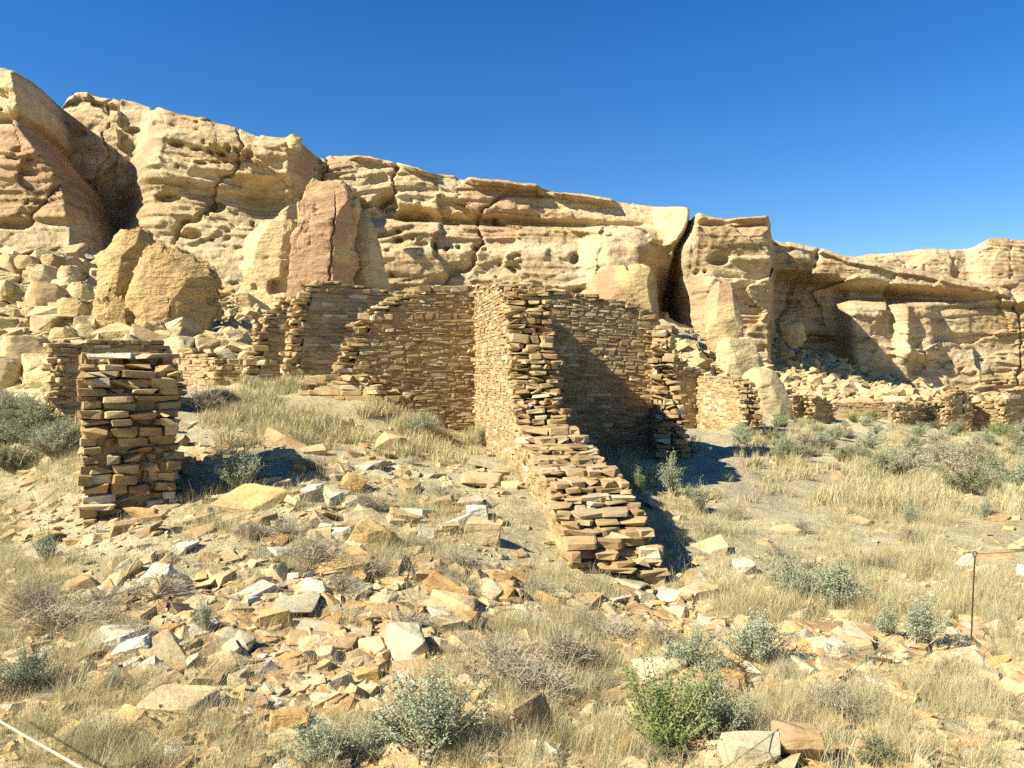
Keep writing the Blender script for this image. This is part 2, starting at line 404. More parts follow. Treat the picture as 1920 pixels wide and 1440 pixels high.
def build_cliff(name, label, pxs, depth, top, bot, feat, nv, zs, seed, mat, plateau, pits=(), lean=0.22, rimr=1.0, caps=()):
    """a wall of rock along the columns pxs, its foot and rim following the photograph, relief added towards the viewer"""
    D = interp(pxs, depth)
    # densify so that columns are evenly spaced on the ground
    xs = (pxs - 960) / F * D; s = np.concatenate([[0], np.cumsum(np.hypot(np.diff(xs), np.diff(D)))])
    n = int(s[-1] / zs); ss = np.linspace(0, s[-1], n)
    px = np.interp(ss, s, pxs); D = np.interp(ss, s, D); x0 = (px - 960) / F * D
    zt = EYE + (HZ - interp(px, top)) / F * D; zb = EYE + (HZ - interp(px, bot)) / F * D
    for _ in range(3):                       # height of the rim where the relief really puts it
        pt = HZ - (zt - EYE) / D * F; rel = feat(px, pt, ss, zt, np.full_like(ss, 0.5)) - lean * (zt - zb) - 0.6 * rimr
        ker = np.exp(-(np.arange(-24, 25) / 10.0) ** 2); rel = np.convolve(np.pad(rel, 24, mode='edge'), ker / ker.sum(), 'valid')
        zt = EYE + (HZ - interp(px, top)) / F * (D - rel)
    zt = zt + 0.16 * fbm(ss / 3, ss * 0, seed=seed + 5, o=4) + 0.28 * np.round(1.5 * fbm(ss / 9, ss * 0, seed=seed + 6, o=3)) / 1.5
    t = np.linspace(0, 1, nv)
    Z = zb[:, None] + (zt - zb)[:, None] * t[None]
    S = np.repeat(ss[:, None], nv, 1); PX = np.repeat(px[:, None], nv, 1); DD = np.repeat(D[:, None], nv, 1)
    PY = HZ - (Z - EYE) / DD * F
    T = np.repeat(t[None], len(ss), 0); H = (zt - zb)[:, None] * (1 - T)         # metres below the rim
    wob = 1.2 * fbm(S / 12, Z / 9, seed=seed + 1, o=3)
    off = 1.1 * fbm(S / 17, Z / 16, seed=seed, o=2) + 0.30 * fbm(S / 5, Z / 2.5, seed=seed + 2, o=4)
    zz = Z + wob
    band = fbm(S / 40, zz / 1.5, seed=seed + 3, o=2); mass = sstep(-0.25, 0.30, fbm(S / 11, Z / 7, seed=seed + 50, o=2)); off += 0.17 * mass * np.tanh(16 * band)              # bedding: soft and hard beds
    band2 = fbm(S / 14, zz / 0.42, seed=seed + 4, o=2); off += 0.085 * (0.35 + mass) * np.tanh(16 * band2)
    wx = S + 0.8 * fbm(S / 2, Z / 2, seed=seed + 41, o=3); wz = zz + 0.5 * fbm(S / 1.7, Z / 1.3, seed=seed + 42, o=3)
    off += 0.60 * cells(wx / 6.5, wz / 4.8, seed + 43) + 0.15 * cells(wx / 2.6, wz / 1.3, seed + 44) + 0.06 * cells(wx / 0.9, wz / 0.45, seed + 45)   # spalled faces
    rg = ridge(S / 1.9, Z / 1.1, seed=seed + 8, o=3); off += 0.05 * rg
    off += 0.06 * fbm(S / 0.5, Z / 0.35, seed=seed + 9, o=2)
    cr = np.abs(vnoise(S / 6.5 + 0.25 * fbm(S / 3, Z / 3, seed=seed + 11), Z / 30, seed=seed + 12)); off -= 0.8 * np.exp(-(cr / 0.02) ** 2)   # joints
    off += feat(PX, PY, S, Z, H)
    cav = fbm(S / 2.6, zz / 0.9, seed=seed + 14, o=3)                                              # weathering hollows along soft beds
    off -= 0.4 * sstep(0.60, 0.68, cav) * sstep(0.5, 3.0, H)
    hole = fbm(S / 0.9, zz / 0.55, seed=seed + 15, o=2); zone = sstep(0.05, 0.35, fbm(S / 9, zz / 2.2, seed=seed + 16, o=2))
    off -= 0.4 * sstep(0.56, 0.64, hole) * zone * sstep(0.4, 2.0, H)
    for (cx, cy, rx, ry, dp) in pits:
        off -= 0.7 * dp * sstep(1.15, 0.45, np.sqrt(((PX - cx) / rx) ** 2 + ((PY - cy) / ry) ** 2 + 1e-9) + 0.15 * fbm(S / 0.8, Z / 0.6, seed=77, o=2))
    off -= lean * (Z - zb[:, None])
    off -= 1.3 * rimr * np.exp(-H / 0.7)
    for (x0c, x1c, th, pr) in caps:                                                                 # hard cap slabs that stand out at the rim
        off += pr * sstep(x0c, x0c + 25, PX) * sstep(x1c, x1c - 25, PX) * sstep(th * 1.15, th, H) * sstep(0.0, 0.25, H)
    # outward direction: along the horizontal view ray, so the outline stays where it is
    rx_ = x0[:, None] / np.hypot(x0, D)[:, None]; ry_ = D[:, None] / np.hypot(x0, D)[:, None]
    nx = -rx_ * 0.55; ny = -(0.45 + 0.55 * ry_)
    X = x0[:, None] + nx * off; Yw = DD + ny * off
    # plateau behind the rim
    k = len(plateau); PXp = []; 
    lastX, lastY, lastZ = X[:, -1], Yw[:, -1], Z[:, -1]
    Xs = [X]; Ys = [Yw]; Zs = [Z]
    for (back, dz) in plateau:
        w_ = fbm(ss / 6, ss * 0 + back, seed=seed + 31, o=3)
        Xs.append((lastX + rx_[:, 0] * back)[:, None]); Ys.append((lastY + ry_[:, 0] * back)[:, None]); Zs.append((lastZ + dz + 0.12 * back ** 0.5 * w_)[:, None])
    X = np.concatenate(Xs, 1); Yw = np.concatenate(Ys, 1); Z = np.concatenate(Zs, 1)
    V = np.stack([X, Yw, Z], -1)
    fa = grid_faces(V.shape[0], V.shape[1])[:, ::-1]
    o = mesh_obj(name, V.reshape(-1, 3), fa, mat, smooth=True)
    tag(o, label, kind='structure'); return o

def feat_main(PX, PY, S, Z, H):
    f = np.zeros_like(PX)
    # big rounded buttress in the near corner, upper dome over a slab
    e1 = np.interp(PY, [100, 130, 170, 210, 255, 268, 300, 350, 400, 450, 520], [25, 62, 84, 98, 106, 100, 122, 166, 190, 206, 214])
    q = (e1 - PX)
    f += 9.0 * np.sqrt(np.clip(q / 26, 0, 1)) * (q > 0)
    f -= 3.0 * sstep(330, 240, PX + 0.1 * (PY - 300)) * (q <= 0)
    f += 1.3 * np.exp(-((PY - 262) / 9) ** 2) * -1 * (q > 0)                 # bedding notch under the dome
    # second face with its rounded right-hand edge
    q2 = (586 - 0.02 * (PY - 290) - PX)
    f += 5.5 * np.sqrt(np.clip(q2 / 32, 0, 1)) * (q2 > 0) * sstep(215, 300, PX + 0.25 * (PY - 300))
    f += 1.5 * sstep(380, 330, PY) * (PX < 590) * (PX > 200)
    # spalled scoop
    f -= 1.8 * np.exp(-(((PX - 505) / 45) ** 2 + ((PY - 390) / 32) ** 2) ** 2)
    # middle face: set-back upper tier, bulging lower tier
    mid = sstep(620, 720, PX) * sstep(1260, 1180, PX)
    f += mid * (2.2 * sstep(402, 432, PY - 0.02 * (PX - 800)) + 0.8 * sstep(455, 480, PY) - 1.4 * np.exp(-((PY - 400 - 0.05 * (PX - 800)) / 9) ** 2))
    f += 2.5 * sstep(1080, 1140, PX) * sstep(1262, 1225, PX) * sstep(380, 470, PY)
    # right-hand buttress and the deep joint beside it
    q3 = (1444 - PX)
    f += 6.5 * np.sqrt(np.clip(q3 / 24, 0, 1)) * (q3 > 0) * sstep(1225, 1285, PX - 0.0 * PY)
    f -= 0.9 * np.exp(-((PY - 440) / 6) ** 2) * (PX > 1290) * (PX < 1444)
    jx = np.interp(PY, [380, 440, 470, 520, 560, 640], [1300, 1285, 1268, 1266, 1262, 1258])
    f -= 5.0 * np.exp(-((PX - jx) / (5 + 0.05 * np.clip(PY - 440, 0, 200))) ** 2)
    f -= 5.0 * sstep(470, 560, PY) * np.exp(-((PX - 1262) / 38) ** 4)
    f += 2.0 * sstep(600, 480, PY) * (PX > 1290) * (PX < 1444)
    # far right: overhanging brow above a recessed face
    r = sstep(1446, 1470, PX)
    brow = np.interp(PX, [1440, 1500, 1560, 1600, 1700, 1800, 1920, 2100], [505, 508, 520, 528, 535, 545, 560, 575])
    f -= r * 3.6 * sstep(brow - 10, brow + 14, PY)
    f += r * sstep(1570, 1610, PX) * 2.4 * sstep(548, 566, PY)
    f += 1.8 * np.exp(-((PX - 1725) / 38) ** 6) * sstep(560, 575, PY) * sstep(690, 660, PY)
    f += 1.2 * sstep(1580, 1600, PX) * sstep(1720, 1700, PX) * sstep(560, 580, PY)
    return f

pits = [(770, 392, 38, 20, 3.2), (722, 372, 22, 26, 2.4), (928, 403, 7, 4, 1.2), (815, 465, 5, 8, 1.2), (838, 468, 7, 6, 1.2), (860, 466, 5, 5, 1.0), (892, 468, 8, 8, 1.2), (908, 471, 7, 5, 1.0),
        (750, 455, 9, 6, 1.2), (748, 437, 6, 5, 1.0), (482, 314, 11, 8, 1.4), (415, 304, 9, 5, 1.1), (430, 307, 7, 6, 1.1), (445, 304, 6, 7, 1.1), (460, 307, 5, 5, 1.0), (350, 293, 14, 5, 1.1),
        (385, 301, 10, 4, 1.0), (420, 325, 12, 3, 0.9), (395, 327, 12, 4, 0.9), (437, 323, 5, 4, 0.9), (352, 333, 3, 4, 0.8), (330, 385, 26, 12, 1.8), (417, 400, 17, 12, 1.6), (375, 455, 20, 10, 1.6),
        (410, 245, 10, 5, 1.0), (230, 215, 18, 6, 1.2), (495, 258, 12, 6, 1.0), (1296, 522, 5, 5, 1.0), (1308, 524, 4, 4, 1.0), (1075, 490, 10, 12, 1.2), (1590, 545, 20, 10, 1.0), (1540, 632, 40, 9, 1.4),
        (660, 375, 30, 14, 1.6), (1330, 505, 20, 10, 1.2), (305, 250, 10, 4, 0.8), (120, 215, 20, 7, 1.2)]
PXS = np.arange(-700, 2801, 4.0)
build_cliff('cliff', 'tan sandstone cliff behind the ruined walls', PXS,
    [(-700, 70), (0, 67), (200, 66), (300, 66), (580, 66), (900, 67), (1430, 69), (1460, 76), (1920, 79), (2800, 86)],
    [(-700, 40), (-150, 62), (0, 104), (40, 126), (68, 165), (76, 172), (130, 180), (200, 195), (330, 210), (460, 234), (500, 250), (560, 264), (580, 286), (600, 295), (690, 299), (740, 310), (800, 328),
     (880, 335), (1000, 350), (1150, 376), (1290, 400), (1350, 410), (1375, 407), (1438, 408), (1450, 442), (1500, 454), (1560, 466), (1600, 482), (1700, 500), (1800, 522), (1920, 546), (2200, 560), (2800, 600)],
    [(-700, 560), (0, 540), (300, 600), (600, 640), (1000, 660), (1300, 690), (1440, 720), (1700, 745), (1920, 775), (2800, 780)],
    feat_main, 190, 0.125, 11, M['cliff'],
    [(0.5, 0.12), (1.5, 0.25), (4, 0.4), (10, 0.0), (30, -1.5), (80, -4)], pits, caps=[(860, 1170, 0.55, 1.5), (1340, 1440, 0.7, 0.8), (75, 215, 0.8, 0.8), (1450, 1920, 0.7, 0.6), (640, 830, 0.5, 0.9)])

def feat_back(PX, PY, S, Z, H):
    f = 3.0 * np.exp(-((PX - 1880) / 55) ** 6) + 1.5 * np.exp(-((PX - 1760) / 40) ** 4)
    return f
build_cliff('cliff', 'farther sandstone bench above the overhanging brow of the cliff', np.arange(1380, 3001, 5.0),
    [(1380, 165), (1920, 165), (3000, 200)],
    [(1380, 492), (1600, 480), (1690, 474), (1720, 468), (1800, 466), (1825, 462), (1850, 450), (1905, 448), (1930, 452), (2200, 440), (3000, 470)],
    [(1380, 600), (3000, 620)], feat_back, 90, 0.3, 91, M['cliff'], [(1, 0.2), (5, 0.3), (20, -0.5), (80, -4)], lean=0.10)
# ------------------------------------------------------------------ masonry
def box_stone(seed):
    r = np.random.default_rng(seed); V = []; c = r.uniform(0.06, 0.14, 3)
    J = r.uniform(-0.07, 0.07, (8, 3))
    key = {}
    for i in range(8):
        sg = np.array([1 if i & 1 else -1, 1 if i & 2 else -1, 1 if i & 4 else -1])
        p = sg * 0.5 + J[i]
        for a in range(3):                      # vertex lying on the face with normal axis a
            q = p.copy()
            for k in range(3):
                if k != a: q[k] -= sg[k] * c[k] * r.uniform(0.7, 1.4)
            key[(i, a)] = len(V); V.append(q)
    quads, tris = [], []
    for a in range(3):
        b, d = (a + 1) % 3, (a + 2) % 3
        for s in (0, 1):
            cs = [(s << a) | (x << b) | (y << d) for x, y in ((0, 0), (1, 0), (1, 1), (0, 1))]
            f = [key[(i, a)] for i in cs]; quads.append(f if s else f[::-1])
    for a in range(3):                          # bevels along edges parallel to axis a
        b, d = (a + 1) % 3, (a + 2) % 3
        for x in (0, 1):
            for y in (0, 1):
                i0 = (x << b) | (y << d); i1 = i0 | (1 << a)
                f = [key[(i0, b)], key[(i1, b)], key[(i1, d)], key[(i0, d)]]
                quads.append(f if (x ^ y) else f[::-1])
    for i in range(8):
        f = [key[(i, 0)], key[(i, 1)], key[(i, 2)]]
        par = bin(i).count('1') & 1
        tris.append(f if par else f[::-1])
    return np.array(V), np.array(quads), np.array(tris)

def hull_stone(seed, n=13, p=0.45):
    import bmesh
    r = np.random.default_rng(seed)
    q = r.normal(size=(n, 3)); q = np.sign(q) * np.abs(q) ** p; q /= np.max(np.abs(q), axis=1)[:, None]; q *= r.uniform(0.40, 0.52, (n, 1))
    bm = bmesh.new()
    for v in q: bm.verts.new(v)
    g = bmesh.ops.convex_hull(bm, input=bm.verts)
    bmesh.ops.delete(bm, geom=list({e for e in g['geom_interior'] + g['geom_unused'] if isinstance(e, bmesh.types.BMVert)}), context='VERTS')
    bmesh.ops.triangulate(bm, faces=bm.faces)
    bm.verts.index_update()
    V = np.array([v.co[:] for v in bm.verts]); T = np.array([[v.index for v in f.verts] for f in bm.faces])
    lo, hi = V.min(0), V.max(0); V = (V - (lo + hi) / 2) / (hi - lo)
    bm.free()
    return V, np.zeros((0, 4), int), T

BOX = [box_stone(100 + i) for i in range(24)]
HUL = [hull_stone(300 + i, 11 + i % 5) for i in range(24)]
SHAPES = BOX + HUL
_mesh_cache = {}
def shape_mesh(k, mat, name='stone'):
    if (k, mat.name) not in _mesh_cache:
        V, Q, T = SHAPES[k]; _mesh_cache[(k, mat.name)] = np_mesh(name, V, [Q, T], mat)
    return _mesh_cache[(k, mat.name)]

def rotm(rx, ry, rz):
    return np.array(Euler((rx, ry, rz)).to_matrix())

def put_stones(parent, ploc, stones, mat, most, name='stone', rest='small_stones'):
    """stones: (shape, centre, rotation matrix, size, weight); the most visible become objects of their own, the rest one part"""
    stones = sorted(stones, key=lambda s: -s[4])
    ploc = np.asarray(ploc, float)
    for k, c, R, sz, w in stones[:most]:
        o = bpy.data.objects.new(name, shape_mesh(k, mat, name)); link(o, parent)
        o.matrix_basis = Matrix.Translation(Vector(c - ploc)) @ Matrix(R.tolist()).to_4x4() @ Matrix.Diagonal((*sz, 1))
    Vs, Qs, Ts, n = [], [], [], 0
    for k, c, R, sz, w in stones[most:]:
        V, Q, T = SHAPES[k]
        Vs.append((V * sz) @ R.T + c - ploc); Qs.append(Q + n); Ts.append(T + n); n += len(V)
    if Vs:
        o = mesh_obj(rest, np.concatenate(Vs), [np.concatenate(Qs), np.concatenate(Ts)], mat, parent); o['kind'] = 'stuff'

def frame_at(ref, cum, s):
    i = min(max(np.searchsorted(cum, s) - 1, 0), len(ref) - 2)
    t = (s - cum[i]) / (cum[i+1] - cum[i]); d = (ref[i+1] - ref[i]) / (cum[i+1] - cum[i])
    return ref[i] + d * (s - cum[i]), d

def wall(name, label, ref, T, prof, h=(0.055, 0.10), L=(0.14, 0.36), back=False, tilt=0.0, jut=0.014, most=300, sink=0.25, rub=1.0, end_jit=0.10, slope=(0, 0), gap=0.008, pale=None, group=None, holes=(), wob=0.03, cat='stone wall', hullp=0.55):
    """ref: plan line of the visible face (its left-hand side faces out); T: thickness or (start, end); prof: [(s or ('px', px), z or ('py', py))]"""
    ref = np.array(ref, float)
    seg = np.hypot(*np.diff(ref, axis=0).T); cum = np.concatenate([[0], np.cumsum(seg)]); LEN = cum[-1]
    TT_ = [(0, T), (1, T)] if np.isscalar(T) else [(0, T[0]), (1, T[1])] if np.isscalar(T[0]) else T        # thickness along the wall
    Ts = lambda s: float(np.interp(s / LEN, [q[0] for q in TT_], [q[1] for q in TT_]))
    P = []
    for a, z in prof:
        if isinstance(a, tuple):
            u = (a[1] - 960) / F; best = None
            for i in range(len(ref) - 1):
                p, d = ref[i], ref[i+1] - ref[i]
                den = d[0] - u * d[1]
                if abs(den) < 1e-9: continue
                t = (u * p[1] - p[0]) / den
                if best is None or abs(t - 0.5) < abs(best[0] - 0.5): best = (t, cum[i] + t * seg[i], p[1] + t * d[1])
            a, Yd = best[1], best[2]
            if isinstance(z, tuple): z = W(960, z[1], Yd)[2]
        P.append((a, z))
    P.sort(); P = np.array(P)
    sg = np.arange(0, LEN + 0.01, 0.02)
    top = np.interp(sg, P[:, 0], P[:, 1]) + wob * fbm(sg / 0.25, sg * 0 + sum(map(ord, label)) % 97, seed=5, o=3)
    xy = np.array([frame_at(ref, cum, s)[0] for s in sg])
    gr = hgt(xy[:, 0], xy[:, 1])
    zmin = gr.min() - sink; zmax = top.max()
    rr = np.random.default_rng(abs(sum(map(ord, label))) % 100000)
    st = []
    def view_w(c, n, a):
        v = np.array([0, 0, EYE]) - c; d = np.linalg.norm(v)
        if c[1] < 1 or abs(c[0] / c[1]) > 0.66: return 0
        return a * max(0.0, n @ v / d) / d ** 2
    z = zmin; smid = LEN / 2
    while z < zmax:
        hh = rr.uniform(*h) * (1.5 if rr.random() < 0.10 else 1.0) * (0.7 if rr.random() < 0.25 else 1.0)
        zc = lambda s: z + tilt * (s - smid)
        ok = top > z + tilt * (sg - smid) + hh * 0.45
        for (face, do) in ((0, True), (1, back)):
            if not do: continue
            s = -rr.uniform(0, L[0])
            while s < LEN:
                ll = rr.uniform(*L) * (1.6 if rr.random() < 0.06 else 1) * (0.55 if rr.random() < 0.2 else 1); sc = s + ll / 2
                i0, i1, ic = [int(np.clip(q / 0.02, 0, len(sg) - 1)) for q in (s + 0.25 * ll, s + 0.75 * ll, sc)]
                hole = any(a < sc < b and c_ < zc(sc) + hh / 2 < d_ for a, b, c_, d_ in holes)
                if ok[i0] and ok[i1] and not hole and zc(sc) + hh > gr[ic] - 0.08:
                    p, d = frame_at(ref, cum, np.clip(sc, 0, LEN)); p = p + d * (sc - np.clip(sc, 0, LEN)); n = np.array([-d[1], d[0]])
                    dep = rr.uniform(0.13, 0.22); o = dep / 2 - rr.normal(0, jut)
                    if face: o = Ts(sc) - o
                    c = np.array([*(p - n * o), zc(sc) + hh / 2 + rr.normal(0, 0.003)])
                    R = rotm(rr.normal(0, 1.6 * jut), -math.atan(tilt) + rr.normal(0, 0.02), math.atan2(d[1], d[0]) + rr.normal(0, 1.6 * jut))
                    nn = np.array([n[0], n[1], 0]) * (1 if face == 0 else -1)
                    st.append((int(rr.integers(0, 24)), c, R, (ll - gap, dep, hh - gap * rr.uniform(0.5, 1.4)), view_w(c, nn, ll * hh)))
                s += ll
        # broken ends and tops: rubble of the core laid right through the wall
        tr = [sg[i] for i in range(1, len(sg)) if ok[i] != ok[i-1]]
        if ok[0]: tr.append(0.0)
        if ok[-1]: tr.append(LEN)
        gentle = [s for s in np.arange(0.1, LEN, 0.2) if (lambda i: ok[i] and top[i] < z + tilt * (s - smid) + 2.3 * hh)(int(s / 0.02))]
        for s in tr + gentle:
            ic = int(np.clip(s / 0.02, 0, len(sg) - 1))
            if zc(s) + hh < gr[ic] - 0.08: continue
            o = rr.uniform(-0.04, 0.04); TT = Ts(s)
            while o < TT - 0.05:
                w = rr.uniform(0.10, 0.30) * rub
                if o + w > TT + 0.05: w = max(0.1, TT - o + rr.uniform(-0.03, 0.06))
                ds = rr.uniform(-0.09, end_jit) * (1 if s < LEN / 2 else -1) * -1
                p, d = frame_at(ref, cum, np.clip(s + ds, 0, LEN)); n = np.array([-d[1], d[0]])
                if s in (0.0, LEN): p = p + d * rr.uniform(-end_jit, end_jit * 0.6) * (-1 if s else 1) * -1
                c = np.array([*(p - n * (o + w / 2)), zc(s) + hh / 2 + rr.normal(0, 0.008)])
                R = rotm(rr.normal(0, 0.055), rr.normal(0, 0.055), math.atan2(d[1], d[0]) + rr.normal(0, 0.22))
                k = int(rr.integers(24, 48)) if rr.random() < hullp else int(rr.integers(0, 24))
                sz = (rr.uniform(0.2, 0.36) * rub, w * 1.02, hh * rr.uniform(0.85, 1.12))
                st.append((k, c, R, sz, view_w(c, np.array([-d[0], -d[1], 0.5]) if s < LEN / 2 else np.array([d[0], d[1], 0.5]), w * hh) + 0.2 * view_w(c, np.array([n[0], n[1], 0]), w * hh)))
                o += w + gap
        z += hh
    p0 = ref.mean(0); loc = np.array([p0[0], p0[1], hgt(p0[0], p0[1])])
    root = empty(name, loc); tag(root, label, cat, group, 'thing')
    # mud core
    cs = np.linspace(0.03, LEN - 0.03, max(3, int(LEN / 0.06))); VV = []; okc = []
    for s in cs:
        p, d = frame_at(ref, cum, s); n = np.array([-d[1], d[0]]); i = int(s / 0.02); tt = max(top[max(0, i-4):i+5].min() - 0.07, gr[i] - sink)
        for o, zz in ((0.020, gr[i] - sink - 0.1), (0.020, tt), (Ts(s) - 0.020, tt), (Ts(s) - 0.020, gr[i] - sink - 0.1)):
            VV.append([*(p - n * o), zz])
    VV = np.array(VV) - loc; m = len(cs)
    fs = [[4*i + a, 4*i + (a+1) % 4, 4*(i+1) + (a+1) % 4, 4*(i+1) + a] for i in range(m-1) for a in range(4)] + [[3, 2, 1, 0], [4*m-4, 4*m-3, 4*m-2, 4*m-1]]
    fs = np.array(fs)
    if holes:
        keep = np.ones(len(fs), bool)
        for a, b, c_, d_ in holes:
            for i in range(m - 1):
                if a < cs[i] and cs[i+1] < b: keep[4*i:4*i+4] = False
        fs = fs[keep]
    mesh_obj('mortar_core', VV, fs, M['mortar'], root)
    put_stones(root, loc, st, M['stone'], most)
    return root

def capstone(root, px, py, Y, size, rz, mat='white'):
    c = W(px, py, Y) - np.array(root.location); o = bpy.data.objects.new('capstone', shape_mesh(30 + int(px) % 9, M[mat], 'capstone')); link(o, root)
    o.matrix_basis = Matrix.Translation(Vector(c)) @ Euler((0.03, -0.04, rz)).to_matrix().to_4x4() @ Matrix.Diagonal((*size, 1)); o['label'] = 'pale flat capstone'

# the long spine wall: low and tumbled in front, tall behind
def xy(px, Y): return ((px - 960) / F * Y, Y)
sp = [xy(1066, 7.0), xy(948, 12.0), xy(889, 16.0)]
c1 = math.hypot(sp[1][0] - sp[0][0], 5.0); c2 = math.hypot(sp[2][0] - sp[1][0], 4.0)
sY = lambda Y: c1 * (Y - 7) / 5 if Y < 12 else c1 + c2 * (Y - 12) / 4
wall('ruin_wall', 'tall broken wall running back from a tumbled low end, pale sunlit face, ragged rubble edge', sp, [(0, 0.84), (0.55, 0.64), (0.72, 0.70), (1, 0.88)],
     [(0, 0.02), (sY(7.15), 0.16), (sY(7.5), 0.34), (sY(8.3), 0.56), (sY(9.0), 0.66), (sY(9.7), 0.74), (sY(10.1), 0.92), (sY(10.8), 1.02), (sY(11.1), 1.2), (sY(11.35), 1.55), (sY(11.6), 2.05), (sY(11.85), 2.5), (sY(12.0), 2.78), (sY(12.5), 2.90), (sY(14), 3.14), (sY(16), 3.36)],
     h=(0.042, 0.085), L=(0.13, 0.36), tilt=0.0, end_jit=0.10, jut=0.007, back=True, wob=0.07, hullp=0.45)
# cross walls
wall('ruin_wall', 'shaded wall between corner and sloping broken edge, lit rubble running down its side', [xy(892, 15.95), xy(640, 15.2)], 0.62,
     [(('px', 900), ('py', 537)), (('px', 850), ('py', 537)), (('px', 800), ('py', 543)), (('px', 770), ('py', 552)), (('px', 740), ('py', 568)), (('px', 706), ('py', 590)), (('px', 688), ('py', 610)), (('px', 676), ('py', 640)), (('px', 662), ('py', 668)), (('px', 648), ('py', 700)), (('px', 640), ('py', 722))],
     h=(0.042, 0.085), L=(0.12, 0.36), tilt=-0.03, jut=0.005, end_jit=0.16)
wall('ruin_wall', 'tall dark wall with a sharp diagonal shadow across its face', [xy(1228, 16.55), xy(985, 15.95)], 0.6,
     [(('px', 985), ('py', 540)), (('px', 1060), ('py', 546)), (('px', 1110), ('py', 553)), (('px', 1150), ('py', 560)), (('px', 1190), ('py', 572)), (('px', 1214), ('py', 582)), (('px', 1224), ('py', 598)), (('px', 1229), ('py', 606))],
     h=(0.042, 0.085), L=(0.12, 0.34), tilt=0.035, jut=0.0045, end_jit=0.02)
wall('ruin_wall', 'narrow stepped wall stub of flat stones ending the diagonally shadowed wall', [xy(1233, 15.1), xy(1221, 16.05), xy(1226, 16.8)], (0.60, 0.36),
     [(0, 0.15), (0.15, 0.38), (0.3, 0.62), (0.5, 0.85), (0.65, 1.2), (0.85, 1.5), (1.1, 1.9), (1.3, 2.25), (1.5, 2.5), (1.75, 2.62)],
     h=(0.06, 0.11), L=(0.16, 0.4), end_jit=0.12, back=True, rub=1.15, wob=0.05)
wall('ruin_wall', 'low ragged wall remnant at the crest grass under the shaded wall', [xy(735, 14.6), xy(592, 14.9)], 0.5,
     [(('px', 592), ('py', 708)), (('px', 650), ('py', 705)), (('px', 680), ('py', 716)), (('px', 705), ('py', 735)), (('px', 735), ('py', 752))], h=(0.07, 0.12), L=(0.2, 0.5), end_jit=0.15, rub=1.3)
wall('ruin_wall', 'dark brown wall behind the crest with a crumbling sunlit edge', [xy(760, 20.3), xy(548, 19.0)], 0.7,
     [(('px', 760), ('py', 566)), (('px', 735), ('py', 552)), (('px', 700), ('py', 541)), (('px', 660), ('py', 533)), (('px', 620), ('py', 529)), (('px', 596), ('py', 537)), (('px', 582), ('py', 560)), (('px', 570), ('py', 590)), (('px', 564), ('py', 650)), (('px', 556), ('py', 700)), (('px', 548), ('py', 722))],
     h=(0.06, 0.13), L=(0.16, 0.5), tilt=-0.01, jut=0.008, end_jit=0.18, rub=1.2)
wall('ruin_wall', 'narrow brown wall piece stepping down beside the dark brown wall', [xy(566, 21.8), xy(474, 21.2)], 0.7,
     [(('px', 566), ('py', 556)), (('px', 545), ('py', 566)), (('px', 528), ('py', 578)), (('px', 512), ('py', 598)), (('px', 500), ('py', 622)), (('px', 490), ('py', 660)), (('px', 482), ('py', 700)), (('px', 474), ('py', 722))],
     h=(0.06, 0.12), L=(0.16, 0.45), jut=0.016, end_jit=0.18, rub=1.2)
wall('ruin_wall', 'low tumbled wall between the boulders and the crest grass', [xy(486, 22.5), xy(400, 22.3), xy(322, 23.5)], 0.6,
     [(('px', 486), ('py', 655)), (('px', 460), ('py', 672)), (('px', 432), ('py', 688)), (('px', 412), ('py', 692)), (('px', 400), ('py', 676)), (('px', 372), ('py', 668)), (('px', 345), ('py', 656)), (('px', 322), ('py', 650))],
     h=(0.07, 0.13), L=(0.18, 0.5), jut=0.025, end_jit=0.15, rub=1.3, wob=0.08)
# the stub in front at the left and the wall behind it
d0 = np.array(xy(152, 8.2)); dd = np.array([-0.50, 1.0]); dd /= np.linalg.norm(dd)
stub = wall('ruin_wall_stub', 'thick standing wall stub of rough stones with a pale capstone top on the near slope', [d0, d0 + dd * 1.5], (0.90, 0.86),
     [(0, 1.50), (0.05, 1.66), (0.2, 1.74), (0.8, 1.8), (1.5, 1.84)], h=(0.05, 0.125), L=(0.16, 0.4), back=True, end_jit=0.13, rub=1.05, hullp=0.7, wob=0.05, jut=0.02, sink=0.35)
capstone(stub, 215, 668, 8.7, (0.50, 0.42, 0.07), 0.3, 'white'); capstone(stub, 280, 668, 8.8, (0.30, 0.38, 0.06), -0.2, 'grey')
wall('ruin_wall', 'reddish rubble wall standing behind the thick stub', [xy(338, 13.4), xy(120, 12.2)], 0.6,
     [(('px', 120), ('py', 648)), (('px', 160), ('py', 641)), (('px', 240), ('py', 636)), (('px', 300), ('py', 640)), (('px', 312), ('py', 655)), (('px', 322), ('py', 690)), (('px', 338), ('py', 735))],
     h=(0.04, 0.08), L=(0.12, 0.3), jut=0.025, end_jit=0.05)
